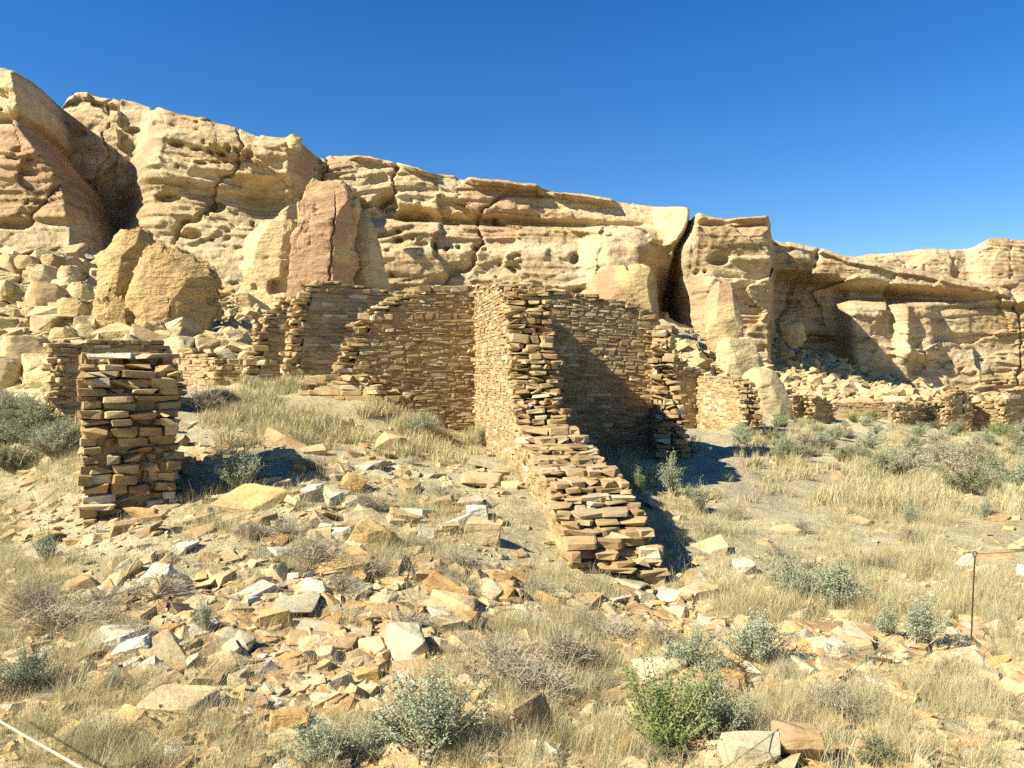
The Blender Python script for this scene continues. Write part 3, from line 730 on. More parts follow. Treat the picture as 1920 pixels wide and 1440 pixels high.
# rooms farther off
wall('ruin_wall', 'pale sunlit smooth wall beside the leaning rock tower', [xy(1390, 25.2), xy(1309, 29.0)], 0.6,
     [(('px', 1309), ('py', 704)), (('px', 1350), ('py', 708)), (('px', 1378), ('py', 716)), (('px', 1386), ('py', 745)), (('px', 1392), ('py', 790))], h=(0.07, 0.12), L=(0.2, 0.5), most=120, end_jit=0.15)
wall('ruin_wall', 'crumbled wall below the rubble slope next to the pale sunlit wall', [xy(1311, 29.2), xy(1240, 28.6)], 0.6,
     [(('px', 1240), ('py', 640)), (('px', 1262), ('py', 668)), (('px', 1285), ('py', 680)), (('px', 1311), ('py', 700))], h=(0.07, 0.14), L=(0.2, 0.5), most=120, end_jit=0.15, wob=0.12, jut=0.03)
FAR = dict(h=(0.09, 0.15), L=(0.25, 0.6), most=0, rub=1.6, jut=0.03, wob=0.15, end_jit=0.2, sink=0.6)
def far_wall(label, a, Ya, b, Yb, prof, **k):
    wall('ruin_wall', label, [xy(b, Yb), xy(a, Ya)], 0.6, [(('px', p), ('py', q - 6)) for p, q in prof], group='far ruin walls at the cliff foot', **{**FAR, **k})
far_wall('squat dark wall stump below the round slab, nearer of two', 1494, 44, 1528, 44.6, [(1494, 752), (1515, 748), (1528, 756)])
far_wall('second squat dark wall stump below the talus, with a ragged side', 1531, 43.4, 1560, 44.2, [(1531, 751), (1546, 753), (1560, 775)])
far_wall('long low pale wall line along the talus foot', 1562, 46.5, 1692, 46.2, [(1562, 768), (1600, 757), (1640, 764), (1692, 758)])
far_wall('dark topped wall at the end of the long low wall', 1690, 42, 1732, 42.6, [(1690, 765), (1706, 761), (1728, 764), (1732, 772)])
far_wall('short wall with a rounded dark top beside the slit tower', 1734, 43, 1770, 43.4, [(1734, 770), (1748, 761), (1764, 764), (1770, 780)])
far_wall('tallest far wall tower pierced by a narrow window slit', 1784, 41.5, 1822, 42, [(1784, 752), (1794, 742), (1806, 740), (1818, 750), (1822, 758)], holes=[(0.42, 0.64, -0.58, 0.05)], tilt=0.0)
far_wall('ragged low wall joining the slit tower and the end wall', 1824, 42.8, 1888, 42.4, [(1824, 762), (1846, 770), (1870, 756), (1888, 768)])
far_wall('dark end wall of the far row beside the rubble', 1890, 40.5, 1960, 41.5, [(1890, 760), (1903, 740), (1930, 734), (1960, 745)])
# ------------------------------------------------------------------ large free-standing rocks, lofted with real thickness
def loft(name, label, rows, Y, ratio=0.8, mat='boulder', amp=0.10, seed=0, res=None, expn=2.7, shift=0.0, strata=0.0, cut=(), cat='rock', group=None, crack=None, ncut=14):
    """rows: (py, left px, right px) from top to bottom at depth Y; the body is closed, ratio = depth / width"""
    rows = sorted(rows); P = np.array(rows, float)
    hpx = P[-1, 0] - P[0, 0]; k = Y / F
    n = res or 70; m = int(n * 1.6)
    py = np.linspace(P[0, 0], P[-1, 0], n); xl = np.interp(py, P[:, 0], P[:, 1]); xr = np.interp(py, P[:, 0], P[:, 2])
    ker = np.ones(5) / 5
    xl[2:-2] = np.convolve(xl, ker, 'valid'); xr[2:-2] = np.convolve(xr, ker, 'valid')
    cx = (xl + xr) / 2; a = (xr - xl) / 2 * k; am = a.max()
    z = np.array([W(960, q, Y)[2] for q in py]); x = (cx - 960) / F * Y
    th = np.linspace(0, 2 * math.pi, m, endpoint=False)
    co, si = np.cos(th), np.sin(th)
    ex = np.sign(co) * np.abs(co) ** (2 / expn); ey = np.sign(si) * np.abs(si) ** (2 / expn)
    X = x[:, None] + a[:, None] * ex[None]; b = ratio * (0.6 * am + 0.4 * a) * np.minimum(1, (a / am) * 2.0)
    Yw = Y + shift + (b[:, None] * ey[None]); Z = np.repeat(z[:, None], m, 1)
    C = np.array([x.mean(), Y + shift, z.mean()]); sc = am
    nx, ny, nz = X - x[:, None], (Yw - Y - shift), 0.35 * (Z - C[2]); L = np.sqrt(nx**2 + ny**2 + nz**2) + 1e-6
    f = amp * sc * (1.1 * fbm(X / sc / 0.7, Yw / sc / 0.7, Z / sc / 0.7, seed=seed, o=4) + 0.45 * np.round(2.5 * fbm(X / sc / 0.5, Yw / sc / 0.5, Z / sc / 0.45, seed=seed + 3, o=2)) / 2.5
        + 0.25 * ridge(X / sc / 0.3, Yw / sc / 0.3, Z / sc / 0.22, seed=seed + 5, o=3) + 0.12 * fbm(X / sc / 0.08, Yw / sc / 0.08, Z / sc / 0.06, seed=seed + 9, o=2))
    f += strata * sc * np.tanh(5 * fbm(X / sc / 3, Yw / sc / 3, Z / sc / 0.16, seed=seed + 6, o=2))
    f += 0.42 * amp * sc * cells(np.repeat(th[None], n, 0) * 2.2 + 0.4 * fbm(X / sc, Z / sc, seed=seed + 51, o=2), (Z - z.min()) / sc * 1.7 + 0.4 * fbm(X / sc, Z / sc, seed=seed + 52, o=2), seed + 53) + 0.16 * amp * sc * cells(np.repeat(th[None], n, 0) * 6, (Z - z.min()) / sc * 5, seed + 54)
    if crack:
        for (c0, c1, w_, dp) in crack:        # a joint running down from px c0 at the top to px c1 at the foot
            cxw = ((c0 + (c1 - c0) * np.linspace(0, 1, n)) - 960) / F * Y
            f -= dp * np.exp(-((X - cxw[:, None] - 0.06 * sc * fbm(Z / sc / 0.3, Z * 0, seed=seed + 8, o=2)) / (w_ * k)) ** 2) * (Yw < Y + shift)
    for (px_, py_, r_, dp) in cut:            # hollows
        w0 = W(px_, py_, Y); f -= dp * np.exp(-(((X - w0[0]) ** 2 + (Z - w0[2]) ** 2) / (r_ * k) ** 2) ** 1.5) * (Yw < Y + shift)
    X = X + f * nx / L; Yw = Yw + f * ny / L; Z = Z + f * nz / L
    rp = np.random.default_rng(seed + 500); hz = (z.max() - z.min()) / 2                           # flat broken faces
    for q in range(ncut):
        t_ = -math.pi / 2 + rp.uniform(-0.85, 0.85) + (math.pi if q % 4 == 3 else 0); pn = np.array([math.cos(t_), math.sin(t_), rp.uniform(-0.2, 0.35)]); pn /= np.linalg.norm(pn)
        pr = (X - x[:, None]) * pn[0] + (Yw - Y - shift) * pn[1] + (Z - C[2]) * pn[2]
        lim = np.percentile(pr, 100 - rp.uniform(4.0, 13.0)) + 0.012 * sc * fbm(X / sc / 0.2, Z / sc / 0.2, seed=seed + q, o=2); ex_ = np.maximum(0, pr - lim) * 0.97
        X = X - pn[0] * ex_; Yw = Yw - pn[1] * ex_; Z = Z - pn[2] * ex_
    loc = np.array([C[0], C[1], z.min()])
    V = np.stack([X, Yw, Z], -1).reshape(-1, 3); top = V[:m].mean(0); bot = V[-m:].mean(0)
    V = np.concatenate([V, [top], [bot]]) - loc; N = n * m
    j = np.arange(m); j2 = (j + 1) % m
    tri = np.concatenate([np.stack([np.full(m, N), j, j2], 1), np.stack([np.full(m, N + 1), (n - 1) * m + j2, (n - 1) * m + j], 1)])
    o = mesh_obj(name, V, [grid_faces(n, m, wrap=True)[:, ::-1], tri], M[mat], smooth=True, loc=loc)
    o.data.set_sharp_from_angle(angle=math.radians(32))
    tag(o, label, cat, group, 'thing'); return o

loft('sandstone_pinnacle', 'tall rounded pinnacle with pink flat face standing above the shaded walls',
     [(344, 592, 632), (347, 586, 652), (358, 580, 666), (385, 573, 670), (430, 561, 668), (480, 553, 664), (530, 548, 662), (600, 544, 664)], 46, 0.75, 'redrock', 0.12, 3, 110, 4.0, 0, 0.01, crack=[(640, 628, 1.5, 0.35)], ncut=5)
loft('sandstone_flake', 'dark narrow flake of rock split off the side of the pinnacle',
     [(388, 673, 678), (395, 668, 686), (430, 664, 702), (480, 662, 714), (530, 660, 726), (600, 660, 732)], 47, 1.0, 'boulder', 0.10, 13, 80, 2.6, 0.6)
loft('sandstone_buttress', 'low layered tan outcrop leaning against the pinnacle foot',
     [(415, 490, 548), (422, 476, 560), (445, 456, 560), (470, 450, 556), (485, 456, 556), (500, 446, 556), (530, 448, 553), (560, 440, 556), (600, 440, 560)], 47.5, 0.9, 'boulder', 0.13, 23, 100, 2.8, 1, 0.05, cut=[(470, 545, 12, 0.9), (525, 540, 18, 1.0), (500, 480, 14, 0.4)])
loft('leaning_slab', 'broad tilted slab with a smooth pink face behind the diagonally shadowed wall',
     [(500, 1150, 1200), (508, 1130, 1222), (525, 1108, 1228), (550, 1100, 1230), (600, 1096, 1233), (660, 1096, 1234)], 52, 0.55, 'redrock', 0.07, 33, 90, 4.0, 0, 0.0, crack=[(1172, 1210, 3.0, 0.5)])
loft('leaning_tower', 'leaning rock tower with pink scars between cliff and pale wall',
     [(528, 1345, 1362), (534, 1336, 1374), (560, 1324, 1382), (600, 1316, 1386), (640, 1322, 1392), (680, 1336, 1392), (720, 1345, 1400)], 50, 0.8, 'redrock', 0.11, 43, 90, 3.2, 0, 0.02)
loft('layered_block', 'yellow layered block at the foot of the leaning rock tower',
     [(634, 1366, 1400), (640, 1352, 1412), (660, 1346, 1418), (690, 1346, 1430), (712, 1350, 1432), (740, 1350, 1432)], 46.5, 0.8, 'boulder', 0.12, 53, 80, 3.4, 0, 0.04)
loft('rounded_slab', 'large pale rounded slab of rock standing beside the brush',
     [(690, 1415, 1432), (694, 1404, 1446), (706, 1394, 1458), (725, 1388, 1470), (750, 1387, 1480), (775, 1388, 1484), (800, 1390, 1484)], 38, 0.45, 'tan', 0.06, 63, 90, 3.0)
loft('split_boulder', 'upright pitted boulder leaning on its neighbour above the thick wall stub',
     [(430, 222, 262), (438, 206, 274), (455, 200, 276), (468, 166, 276), (480, 162, 262), (500, 172, 256), (530, 176, 248), (560, 174, 244), (590, 176, 246), (612, 190, 252), (626, 214, 256)], 33, 0.8, 'ochreboulder', 0.18, 73, 130, 2.8, 0.4,
     cut=[(205, 535, 5, 0.3), (215, 546, 4, 0.25), (188, 541, 4, 0.25)])
loft('split_boulder', 'huge squat boulder with hollow brow and dark undercut side above the wall stub',
     [(458, 300, 325), (468, 280, 350), (480, 268, 376), (500, 252, 398), (525, 244, 402), (560, 243, 398), (590, 250, 396), (612, 258, 392), (630, 266, 388), (650, 300, 384), (672, 330, 380)], 32, 0.85, 'ochreboulder', 0.20, 83, 130, 2.6, 0.0,
     cut=[(300, 505, 16, 0.5)], crack=[(322, 352, 1.6, 0.5), (270, 285, 1.2, 0.3)], strata=0.02)
loft('fallen_slab', 'triangular tan slab lying in the shadow under the huge squat boulder',
     [(612, 420, 432), (620, 412, 455), (640, 404, 470), (658, 398, 474), (676, 396, 474)], 30, 0.6, 'boulder', 0.10, 93, 50)
loft('balanced_rock', 'small balanced mushroom rock perched on the talus under the brow',
     [(604, 1486, 1496), (609, 1478, 1500), (614, 1466, 1506), (624, 1460, 1510), (634, 1464, 1510), (644, 1472, 1504), (652, 1478, 1496)], 68, 0.8, 'boulder', 0.14, 103, 60, strata=0.06)
loft('rim_boulder', 'small round pale boulder sitting on the cliff rim',
     [(254, 548, 560), (257, 543, 565), (262, 541, 568), (270, 543, 567), (280, 545, 566)], 60.5, 0.8, 'boulder', 0.2, 113, 40, 4.0)
LB = [(25, 478, 50, 48, 'pale block boulder with a flat side at the edge of the left talus'), (85, 498, 62, 36, 'long flat topped boulder in the middle of the left talus heap'), (101, 478, 40, 22, 'small pale boulder at the top of the left talus heap'),
      (88, 533, 70, 38, 'rounded tan boulder low in the left talus heap'), (132, 498, 40, 36, 'upright tan boulder next to the pitted upright boulder'), (150, 530, 48, 42, 'square boulder touching the pitted upright boulder'),
      (55, 480, 46, 22, 'low hollow rock between two pale blocks of the talus heap'), (12, 525, 26, 26, 'dark low rock at the very edge of the left talus'), (122, 615, 50, 34, 'pointed tan rock above the reddish rubble wall'),
      (160, 608, 44, 34, 'tan boulder just under the pitted upright boulder'), (140, 560, 60, 30, 'tilted flat slab below the talus heap')]
for i, (px, py, w, h, lab) in enumerate(LB):
    loft('boulder', lab, [(py, px - 0.22 * w, px + 0.20 * w), (py + 0.12 * h, px - 0.40 * w, px + 0.38 * w), (py + 0.45 * h, px - 0.5 * w, px + 0.5 * w), (py + 0.85 * h, px - 0.46 * w, px + 0.45 * w), (py + 1.15 * h, px - 0.35 * w, px + 0.35 * w)],
         36 + (600 - py) / 8.5, 0.8, 'boulder' if i % 3 else 'tan', 0.16, 200 + i, 44, 3.0)
loft('boulder', 'broad pale boulder with a rough dark side on the flat behind the reddish wall', [(630, 18, 70), (640, 6, 84), (662, 0, 106), (690, 4, 112), (712, 20, 108)], 31, 0.8, 'tan', 0.10, 230, 60)
loft('boulder', 'rounded pale boulder cut by the photo edge behind the left brush', [(668, -30, 14), (680, -44, 34), (705, -50, 40), (735, -46, 30)], 29, 0.8, 'tan', 0.09, 231, 50)

# ------------------------------------------------------------------ loose stones
def rock_mesh(seed, kind):
    """an angular sandstone block: convex hull, bevelled and roughened"""
    import bmesh
    r = np.random.default_rng(seed)
    n = {'slab': 12, 'block': 14, 'round': 26}[kind]; p = {'slab': 0.35, 'block': 0.4, 'round': 0.9}[kind]
    q = r.normal(size=(n, 3)); q = np.sign(q) * np.abs(q) ** p; q /= np.max(np.abs(q), axis=1)[:, None]; q *= r.uniform(0.38, 0.5, (n, 1))
    if kind == 'slab': q[:, 2] = np.sign(q[:, 2]) * r.uniform(0.38, 0.5, n)
    bm = bmesh.new()
    for v in q: bm.verts.new(v)
    g = bmesh.ops.convex_hull(bm, input=bm.verts)
    bmesh.ops.delete(bm, geom=list({e for e in g['geom_interior'] + g['geom_unused'] if isinstance(e, bmesh.types.BMVert)}), context='VERTS')
    bmesh.ops.dissolve_limit(bm, angle_limit=0.22, verts=bm.verts, edges=bm.edges)
    bmesh.ops.bevel(bm, geom=list(bm.edges), offset=0.035, segments=2, profile=0.6, affect='EDGES', clamp_overlap=True)
    bmesh.ops.triangulate(bm, faces=bm.faces)
    bmesh.ops.subdivide_edges(bm, edges=[e for e in bm.edges if e.calc_length() > 0.16], cuts=2, use_grid_fill=True)
    bmesh.ops.triangulate(bm, faces=bm.faces)
    bm.normal_update(); bm.verts.index_update()
    V = np.array([v.co[:] for v in bm.verts]); N = np.array([v.normal[:] for v in bm.verts]); T = np.array([[v.index for v in f.verts] for f in bm.faces])
    V = V + N * (0.035 * fbm(V[:, 0] * 4, V[:, 1] * 4, V[:, 2] * 4, seed=seed, o=3) + 0.012 * fbm(V[:, 0] * 14, V[:, 1] * 14, V[:, 2] * 22, seed=seed + 1, o=2))[:, None]
    lo, hi = V.min(0), V.max(0); V = (V - (lo + hi) / 2) / (hi - lo); bm.free()
    return V, T
_rk = {}
def rock_data(kind, i, mat):
    k = (kind, i, mat)
    if k not in _rk:
        if (kind, i) not in _rk: _rk[(kind, i)] = rock_mesh(900 + i * 7 + len(kind) * 131, kind)
        V, T = _rk[(kind, i)]; _rk[k] = np_mesh('rock', V, T, M[mat], smooth=False)
    return _rk[k]

def slope_at(x, y, e=0.25):
    return np.array([-(hgt(x + e, y) - hgt(x - e, y)) / (2 * e), -(hgt(x, y + e) - hgt(x, y - e)) / (2 * e), 1.0])

def place_rock(px, py, wpx, hpx, kind, mat, name, label, cat, group=None, i=0, rz=None, tilt=0.1, thick=None, sink=0.3):
    g = on_ground(px, py + hpx * 0.3)[0]
    if not np.isfinite(g[0]): return None
    k = g[1] / F; w = wpx * k; hh = hpx * k
    r = random.Random(int(px * 31 + py * 7 + i))
    th = thick * hh if thick else (hh * (0.62 if kind == 'slab' else 0.95)); dp = w * r.uniform(0.6, 0.9)
    nrm = slope_at(g[0], g[1]); nrm /= np.linalg.norm(nrm)
    q = Vector((0, 0, 1)).rotation_difference(Vector(nrm)).to_matrix()
    R = q @ Euler((r.uniform(-tilt, tilt), r.uniform(-tilt, tilt), rz if rz is not None else r.uniform(-0.5, 0.5))).to_matrix()
    o = bpy.data.objects.new(name, rock_data(kind, i % 9, mat)); link(o)
    o.matrix_basis = Matrix.Translation(Vector(g) + Vector((0, 0, th * (0.5 - sink)))) @ R.to_4x4() @ Matrix.Diagonal((w, dp, th, 1))
    tag(o, label, cat, group, 'thing'); return o

BIG = [(300,1078,72,32,'round','white','white pitted stone in the grass above the two white slabs'), (222,1190,125,44,'slab','white','long white slab tilted down the near slope'), (248,1218,62,40,'round','white','round whitish stone just below the long white slab'),
 (325,1222,105,40,'slab','tan','tan brick shaped block with a white streak by the round whitish stone'), (335,1312,120,50,'slab','tan','broad tan slab with dark broken end above the dry grass'), (553,1137,88,46,'slab','grey','thick grey brown slab with pale lichen on top'),
 (590,1104,46,22,'round','white','white stone tucked behind the thick grey brown slab'), (513,1162,52,36,'block','orange','ochre block beside the thick grey brown slab'), (606,1176,86,30,'slab','grey','thin grey slab lying below the thick grey brown slab'),
 (576,1197,76,26,'slab','brown','brown slab under the thin grey slab'), (768,1202,80,66,'slab','grey','large pale five sided stone standing on edge in the rubble'), (812,1258,155,48,'slab','brown','longest brown block of the rubble slope below the pale five sided stone'),
 (842,1100,88,44,'slab','orange','yellow flat block resting on a pale broken stone'), (848,1135,86,36,'block','tan','pale broken stone under the yellow flat block'), (700,1010,78,56,'block','orange','cracked yellow boulder with dark shaded side on the mid slope'),
 (645,1047,92,32,'slab','orange','long ochre stone pointing down slope from the cracked yellow boulder'), (905,998,62,48,'block','tan','smooth tan block on the bare clay beside the low wall'), (896,962,38,30,'block','white','pale triangular stone above the smooth tan block'),
 (990,1347,78,74,'block','brown','tan boulder with a sharp black shadow at the picture bottom'), (1405,1406,105,66,'round','grey','grey white boulder at the bottom beside the brown one'), (1490,1396,80,72,'block','brown','brown boulder beside the grey white boulder'),
 (1627,1412,52,46,'round','brown','small rust brown stone in the dry grass near the path'), (1237,1257,80,48,'block','grey','grey brown rock under the sage bushes below the low wall'), (1372,1272,58,30,'block','orange','ochre stone in front of the sage bush above the green bush'),
 (542,1357,66,52,'block','orange','pinkish orange block low on the rubble slope'), (638,1372,100,40,'slab','tan','wide pale slab beside the front sage bush'), (604,1306,52,28,'slab','grey','small grey slab in the middle of the rubble'), (636,1286,50,36,'block','grey','grey angular stone touching the small grey slab'),
 (703,1208,54,34,'slab','tan','tan wedge leaning on the pale five sided stone'), (520,1260,72,32,'slab','brown','dark layered brown slab on the rubble slope'), (612,1230,38,34,'round','tan','smooth rounded yellowish cobble among the angular rubble'),
 (905,898,72,26,'slab','tan','thick tan slab under the small slab stack by the low wall'), (917,870,84,16,'slab','grey','dark grey capping slab of the small stack by the low wall'), (893,884,40,14,'slab','tan','small pale slab inside the stack by the low wall'), (934,884,36,14,'slab','tan','second small slab inside the stack beside the low wall end'),
 (537,822,80,40,'slab','brown','big tilted brown slab high on the mound'), (735,828,54,30,'round','tan','rounded tan boulder high on the mound near the shaded wall'), (662,906,42,34,'round','orange','rusty red rounded rock on the mound'),
 (690,968,80,28,'slab','tan','flat tan slab beside the dark cleft on the mound'), (758,966,54,32,'slab','tan','cracked flat slab across the dark cleft on the mound'), (472,935,105,38,'slab','orange','half buried ochre slab below the round sage bush'),
 (540,1385,60,30,'block','tan','low tan block at the very bottom left of the front sage bush'), (722,1390,44,24,'block','white','white faced stone between the pale slab and the front sage bush'), (1178,1295,44,12,'slab','white','thin white flake on the bare soil above the green bush'),
 (1160,1282,42,18,'slab','orange','small orange slab beside the thin white flake'), (995,1222,32,30,'block','orange','orange stone alone in the grey grass'), (640,1212,44,26,'block','brown','brown wedge above the smooth rounded cobble'), (470,1160,44,24,'slab','orange','layered ochre slab up slope from the ochre block'),
 (450,1195,62,26,'slab','grey','grey tan plank like slab in the upper rubble'), (455,1208,40,32,'block','grey','grey block leaning against the plank like slab'), (1490,1155,26,10,'slab','white','small white stone between the two pale sage bushes'), (1395,1062,34,26,'round','white','pale stone at the tip of the low wall shadow'),
 (805,1215,48,28,'slab','orange','thin orange slab behind the longest brown block'), (690,1268,46,32,'block','orange','orange brown block in the centre of the rubble'), (720,1255,40,30,'block','orange','reddish block touching the orange brown block'), (590,1285,40,24,'block','tan','tan chip left of the grey angular stone'),
 (585,920,38,22,'round','white','white stone near the half buried ochre slab'), (612,990,26,16,'block','white','small bright white stone on the mid slope'), (640,1000,40,20,'round','white','pale round stone in grey grass on the mid slope'), (385,1095,36,18,'slab','tan','tan chip beside the white pitted stone')]
for i, (px, py, w, h, kd, mt, lab) in enumerate(BIG):
    place_rock(px, py, w * 1.15, h * 1.25, kd, mt, 'rock_slab' if kd == 'slab' else 'rock', lab, 'rock', None, i, tilt=0.2, sink=0.25, **({'thick': 0.8, 'rz': 0.3} if 'five sided stone standing' in lab else {}))

# debris beside the stub
for i, (px, py, w, h) in enumerate([(338, 826, 34, 26), (352, 842, 40, 22), (372, 856, 34, 20), (345, 868, 44, 20), (366, 884, 54, 18), (335, 885, 30, 20), (400, 845, 36, 14), (385, 830, 24, 16), (340, 905, 30, 14), (392, 866, 30, 14)]):
    place_rock(px, py, w, h, 'slab', ('brown', 'tan')[i % 2], 'rock_slab', 'angular slab in the heap fallen beside the thick wall stub', 'rock', 'fallen slabs beside the stub', i, tilt=0.5)

# scattered loose stones: the larger ones are individuals, the rest one layer of rubble
def dens(px, py):
    d = 0.25 + 0.75 * np.exp(-(((px - 620) / 330) ** 2 + ((py - 1240) / 130) ** 2))
    d = d + 0.55 * np.exp(-(((px - 640) / 300) ** 2 + ((py - 900) / 90) ** 2)) + 0.5 * np.exp(-(((px - 100) / 120) ** 2 + ((py - 960) / 40) ** 2))
    d = d + 0.5 * np.exp(-(((px - 1250) / 160) ** 2 + ((py - 1160) / 60) ** 2)) + 0.45 * np.exp(-(((px - 1560) / 200) ** 2 + ((py - 1200) / 60) ** 2))
    d = np.where((px > 1300) & (py < 1080), 0.07, d); d = np.where((py < 790) , 0.15 * d, d)
    d = d * (1 - 0.93 * np.exp(-(((px - 985) / 75) ** 2 + ((py - 985) / 75) ** 2) ** 2))
    return d
N = 60000
qx = RNG.uniform(-80, 2000, N); qy = 760 + (1480 - 760) * RNG.uniform(0, 1, N) ** 0.85
keep = RNG.random(N) < dens(qx, qy) * 0.5; qx, qy = qx[keep], qy[keep]
G = on_ground(qx, qy); okk = np.isfinite(G[:, 0]) & (G[:, 1] < 18); G = G[okk]; qx, qy = qx[okk], qy[okk]
size = 0.018 * (1 + RNG.pareto(1.55, len(G))); size = np.minimum(np.clip(size, 0.018, 0.15), 0.018 * G[:, 1])
order = np.argsort(-(size / G[:, 1])); G, size, qx, qy = G[order], size[order], qx[order], qy[order]
MATS = ['tan', 'tan', 'tan', 'orange', 'brown', 'grey', 'tan', 'brown', 'tan', 'tan', 'brown', 'orange', 'tan', 'grey', 'brown', 'tan', 'brown', 'tan', 'tan', 'white']
LOOSE = {'tan': 'small loose tan stone', 'orange': 'small loose ochre stone', 'brown': 'small loose brown stone', 'grey': 'small loose grey stone', 'white': 'small loose whitish stone'}
rest = {k: [] for k in LOOSE}
def place_word(px, py):
    if py < 960: return 'high on the mound before the shaded wall' if px > 330 else 'beside the thick wall stub'
    if px < 420: return 'on the near slope around the white slabs'
    if px < 900: return 'in the rubble around the pale five sided stone' if py < 1330 else 'at the bottom around the largest sage bush'
    if px < 1290: return 'below the tumbled end of the low wall'
    return 'on the bare soil near the metal stake'

for i in range(len(G)):
    mt = MATS[int(RNG.integers(0, 20))]; g, s = G[i], size[i]
    nrm = slope_at(g[0], g[1]); nrm /= np.linalg.norm(nrm)
    sz = (2.1 * s * RNG.uniform(0.8, 1.3), 2.1 * s * RNG.uniform(0.6, 1.0), s * RNG.uniform(0.5, 1.15))
    R = np.array((Vector((0, 0, 1)).rotation_difference(Vector(nrm)).to_matrix() @ Euler((RNG.normal(0, 0.22), RNG.normal(0, 0.22), RNG.uniform(0, 6.28))).to_matrix()))
    c = g + np.array([0, 0, sz[2] * 0.04]); k = int(RNG.integers(24, 48))
    if i < 290:
        o = bpy.data.objects.new('loose_stone', rock_data(('slab', 'block')[i % 2], i % 9, mt)); link(o)
        o.matrix_basis = Matrix.Translation(Vector(c)) @ Matrix(R.tolist()).to_4x4() @ Matrix.Diagonal((*sz, 1))
        pl = place_word(qx[i], qy[i]); tag(o, LOOSE[mt] + ' ' + pl, 'stone', 'loose %s stones ' % mt + pl, 'thing')
    else: rest[mt].append((k, c, R, sz))
NAMES = {'tan': 'tan sandstone chips strewn over the slope', 'orange': 'ochre sandstone chips strewn over the slope', 'brown': 'brown sandstone chips strewn over the slope', 'grey': 'grey sandstone chips strewn over the slope', 'white': 'bleached stone chips strewn over the slope'}
def join_stones(name, label, L, mat, cat='rubble'):
    Vs, Qs, Ts, n = [], [], [], 0
    for k, c, R, sz in L:
        V, Q, T = SHAPES[k]; Vs.append((V * sz) @ R.T + c); Ts.append(T + n); n += len(V)
        if len(Q): Qs.append(Q + n - len(V))
    o = mesh_obj(name, np.concatenate(Vs), ([np.concatenate(Qs)] if Qs else []) + [np.concatenate(Ts)], M[mat]); return tag(o, label, cat, kind='stuff')
for mt, L in rest.items():
    if L: join_stones('rubble_chips', NAMES[mt], L, mt)

# talus under the cliffs
def talus(n, area, smin, smax, ymin=22, mats=('boulder', 'tan')):
    px = RNG.uniform(area[0], area[2], n); py = RNG.uniform(area[1], area[3], n)
    g = on_ground(px, py); k = np.isfinite(g[:, 0]) & (g[:, 1] > ymin) & (g[:, 1] < 100); g = g[k]
    s = smin * (1 + RNG.pareto(1.9, len(g))); return g, np.clip(s, smin, smax)
tal_l = {'boulder': [], 'tan': [], 'orange': []}; big_t = []
for n, area, a, b in ((2600, (-120, 480, 470, 720), 0.16, 1.3), (6500, (1420, 635, 2050, 790), 0.16, 0.85), (900, (1235, 620, 1420, 760), 0.14, 0.8), (700, (380, 540, 480, 690), 0.12, 0.7), (700, (690, 520, 1250, 600), 0.2, 0.9)):
    g, s = talus(n, area, a, b, 47.5 if area[0] == 1420 else 22)
    for gi, si in zip(g, s):
        R = rotm(RNG.normal(0, 0.3), RNG.normal(0, 0.3), RNG.uniform(0, 6.28)); sz = (1.5 * si * RNG.uniform(0.7, 1.3), 1.3 * si * RNG.uniform(0.7, 1.2), si * RNG.uniform(0.5, 0.95))
        c = gi + np.array([0, 0, 0.15 * sz[2]]); big_t.append((si / gi[1], int(RNG.integers(24, 48)), c, R, sz, gi))
big_t.sort(key=lambda t: -t[0])
for i, (w, k, c, R, sz, gi) in enumerate(big_t):
    if i < 260:
        o = bpy.data.objects.new('talus_boulder', rock_data(('block', 'slab', 'round')[i % 3], i % 9, ('boulder', 'tan')[i % 2])); link(o)
        o.matrix_basis = Matrix.Translation(Vector(c)) @ Matrix(R.tolist()).to_4x4() @ Matrix.Diagonal((*sz, 1))
        left = c[0] < 5
        tp_ = 960 + F * c[0] / c[1]; big = 'large ' if w > 0.022 else ''
        pl = ('left of the pitted upright boulder' if tp_ < 165 else 'around the huge squat boulder' if tp_ < 400 else 'between the huge squat boulder and the brown walls' if left else 'under the leaning rock tower' if tp_ < 1500 else 'on the talus below the overhanging brow' if tp_ < 1720 else 'on the talus above the far wall row')
        mt = ('boulder', 'tan')[i % 2]; tone = ('yellowish', 'tan')[i % 2]
        tag(o, f'{big}{tone} talus block {pl}', 'boulder', f'{big}{tone} talus blocks {pl}', 'thing')
    else: tal_l['boulder' if i % 2 else 'tan'].append((k, c, R, sz))
join_stones('talus_rubble', 'yellowish broken rock covering the talus slopes', tal_l['boulder'], 'boulder'); join_stones('talus_rubble', 'tan broken rock covering the talus slopes', tal_l['tan'], 'tan')
# ------------------------------------------------------------------ plants
M['straw'] = mat_plant('dry_grass_blades', [(0.0, (0.46, 0.385, 0.21)), (0.3, (0.56, 0.48, 0.28)), (0.5, (0.38, 0.315, 0.17)), (0.75, (0.60, 0.53, 0.33)), (0.9, (0.33, 0.275, 0.16)), (1.0, (0.44, 0.36, 0.19))], 0.22)
M['dead'] = mat_plant('grey_dead_twigs', [(0.0, (0.33, 0.27, 0.19)), (0.5, (0.42, 0.36, 0.26)), (1.0, (0.27, 0.225, 0.165))], 0.1)
M['sage'] = mat_plant('saltbush_leaves', [(0.0, (0.27, 0.30, 0.19)), (0.4, (0.36, 0.39, 0.265)), (0.75, (0.31, 0.345, 0.225)), (1.0, (0.42, 0.44, 0.30))], 0.2)
M['green'] = mat_plant('green_bush_leaves', [(0.0, (0.17, 0.215, 0.075)), (0.5, (0.24, 0.285, 0.105)), (1.0, (0.30, 0.33, 0.14))], 0.25)
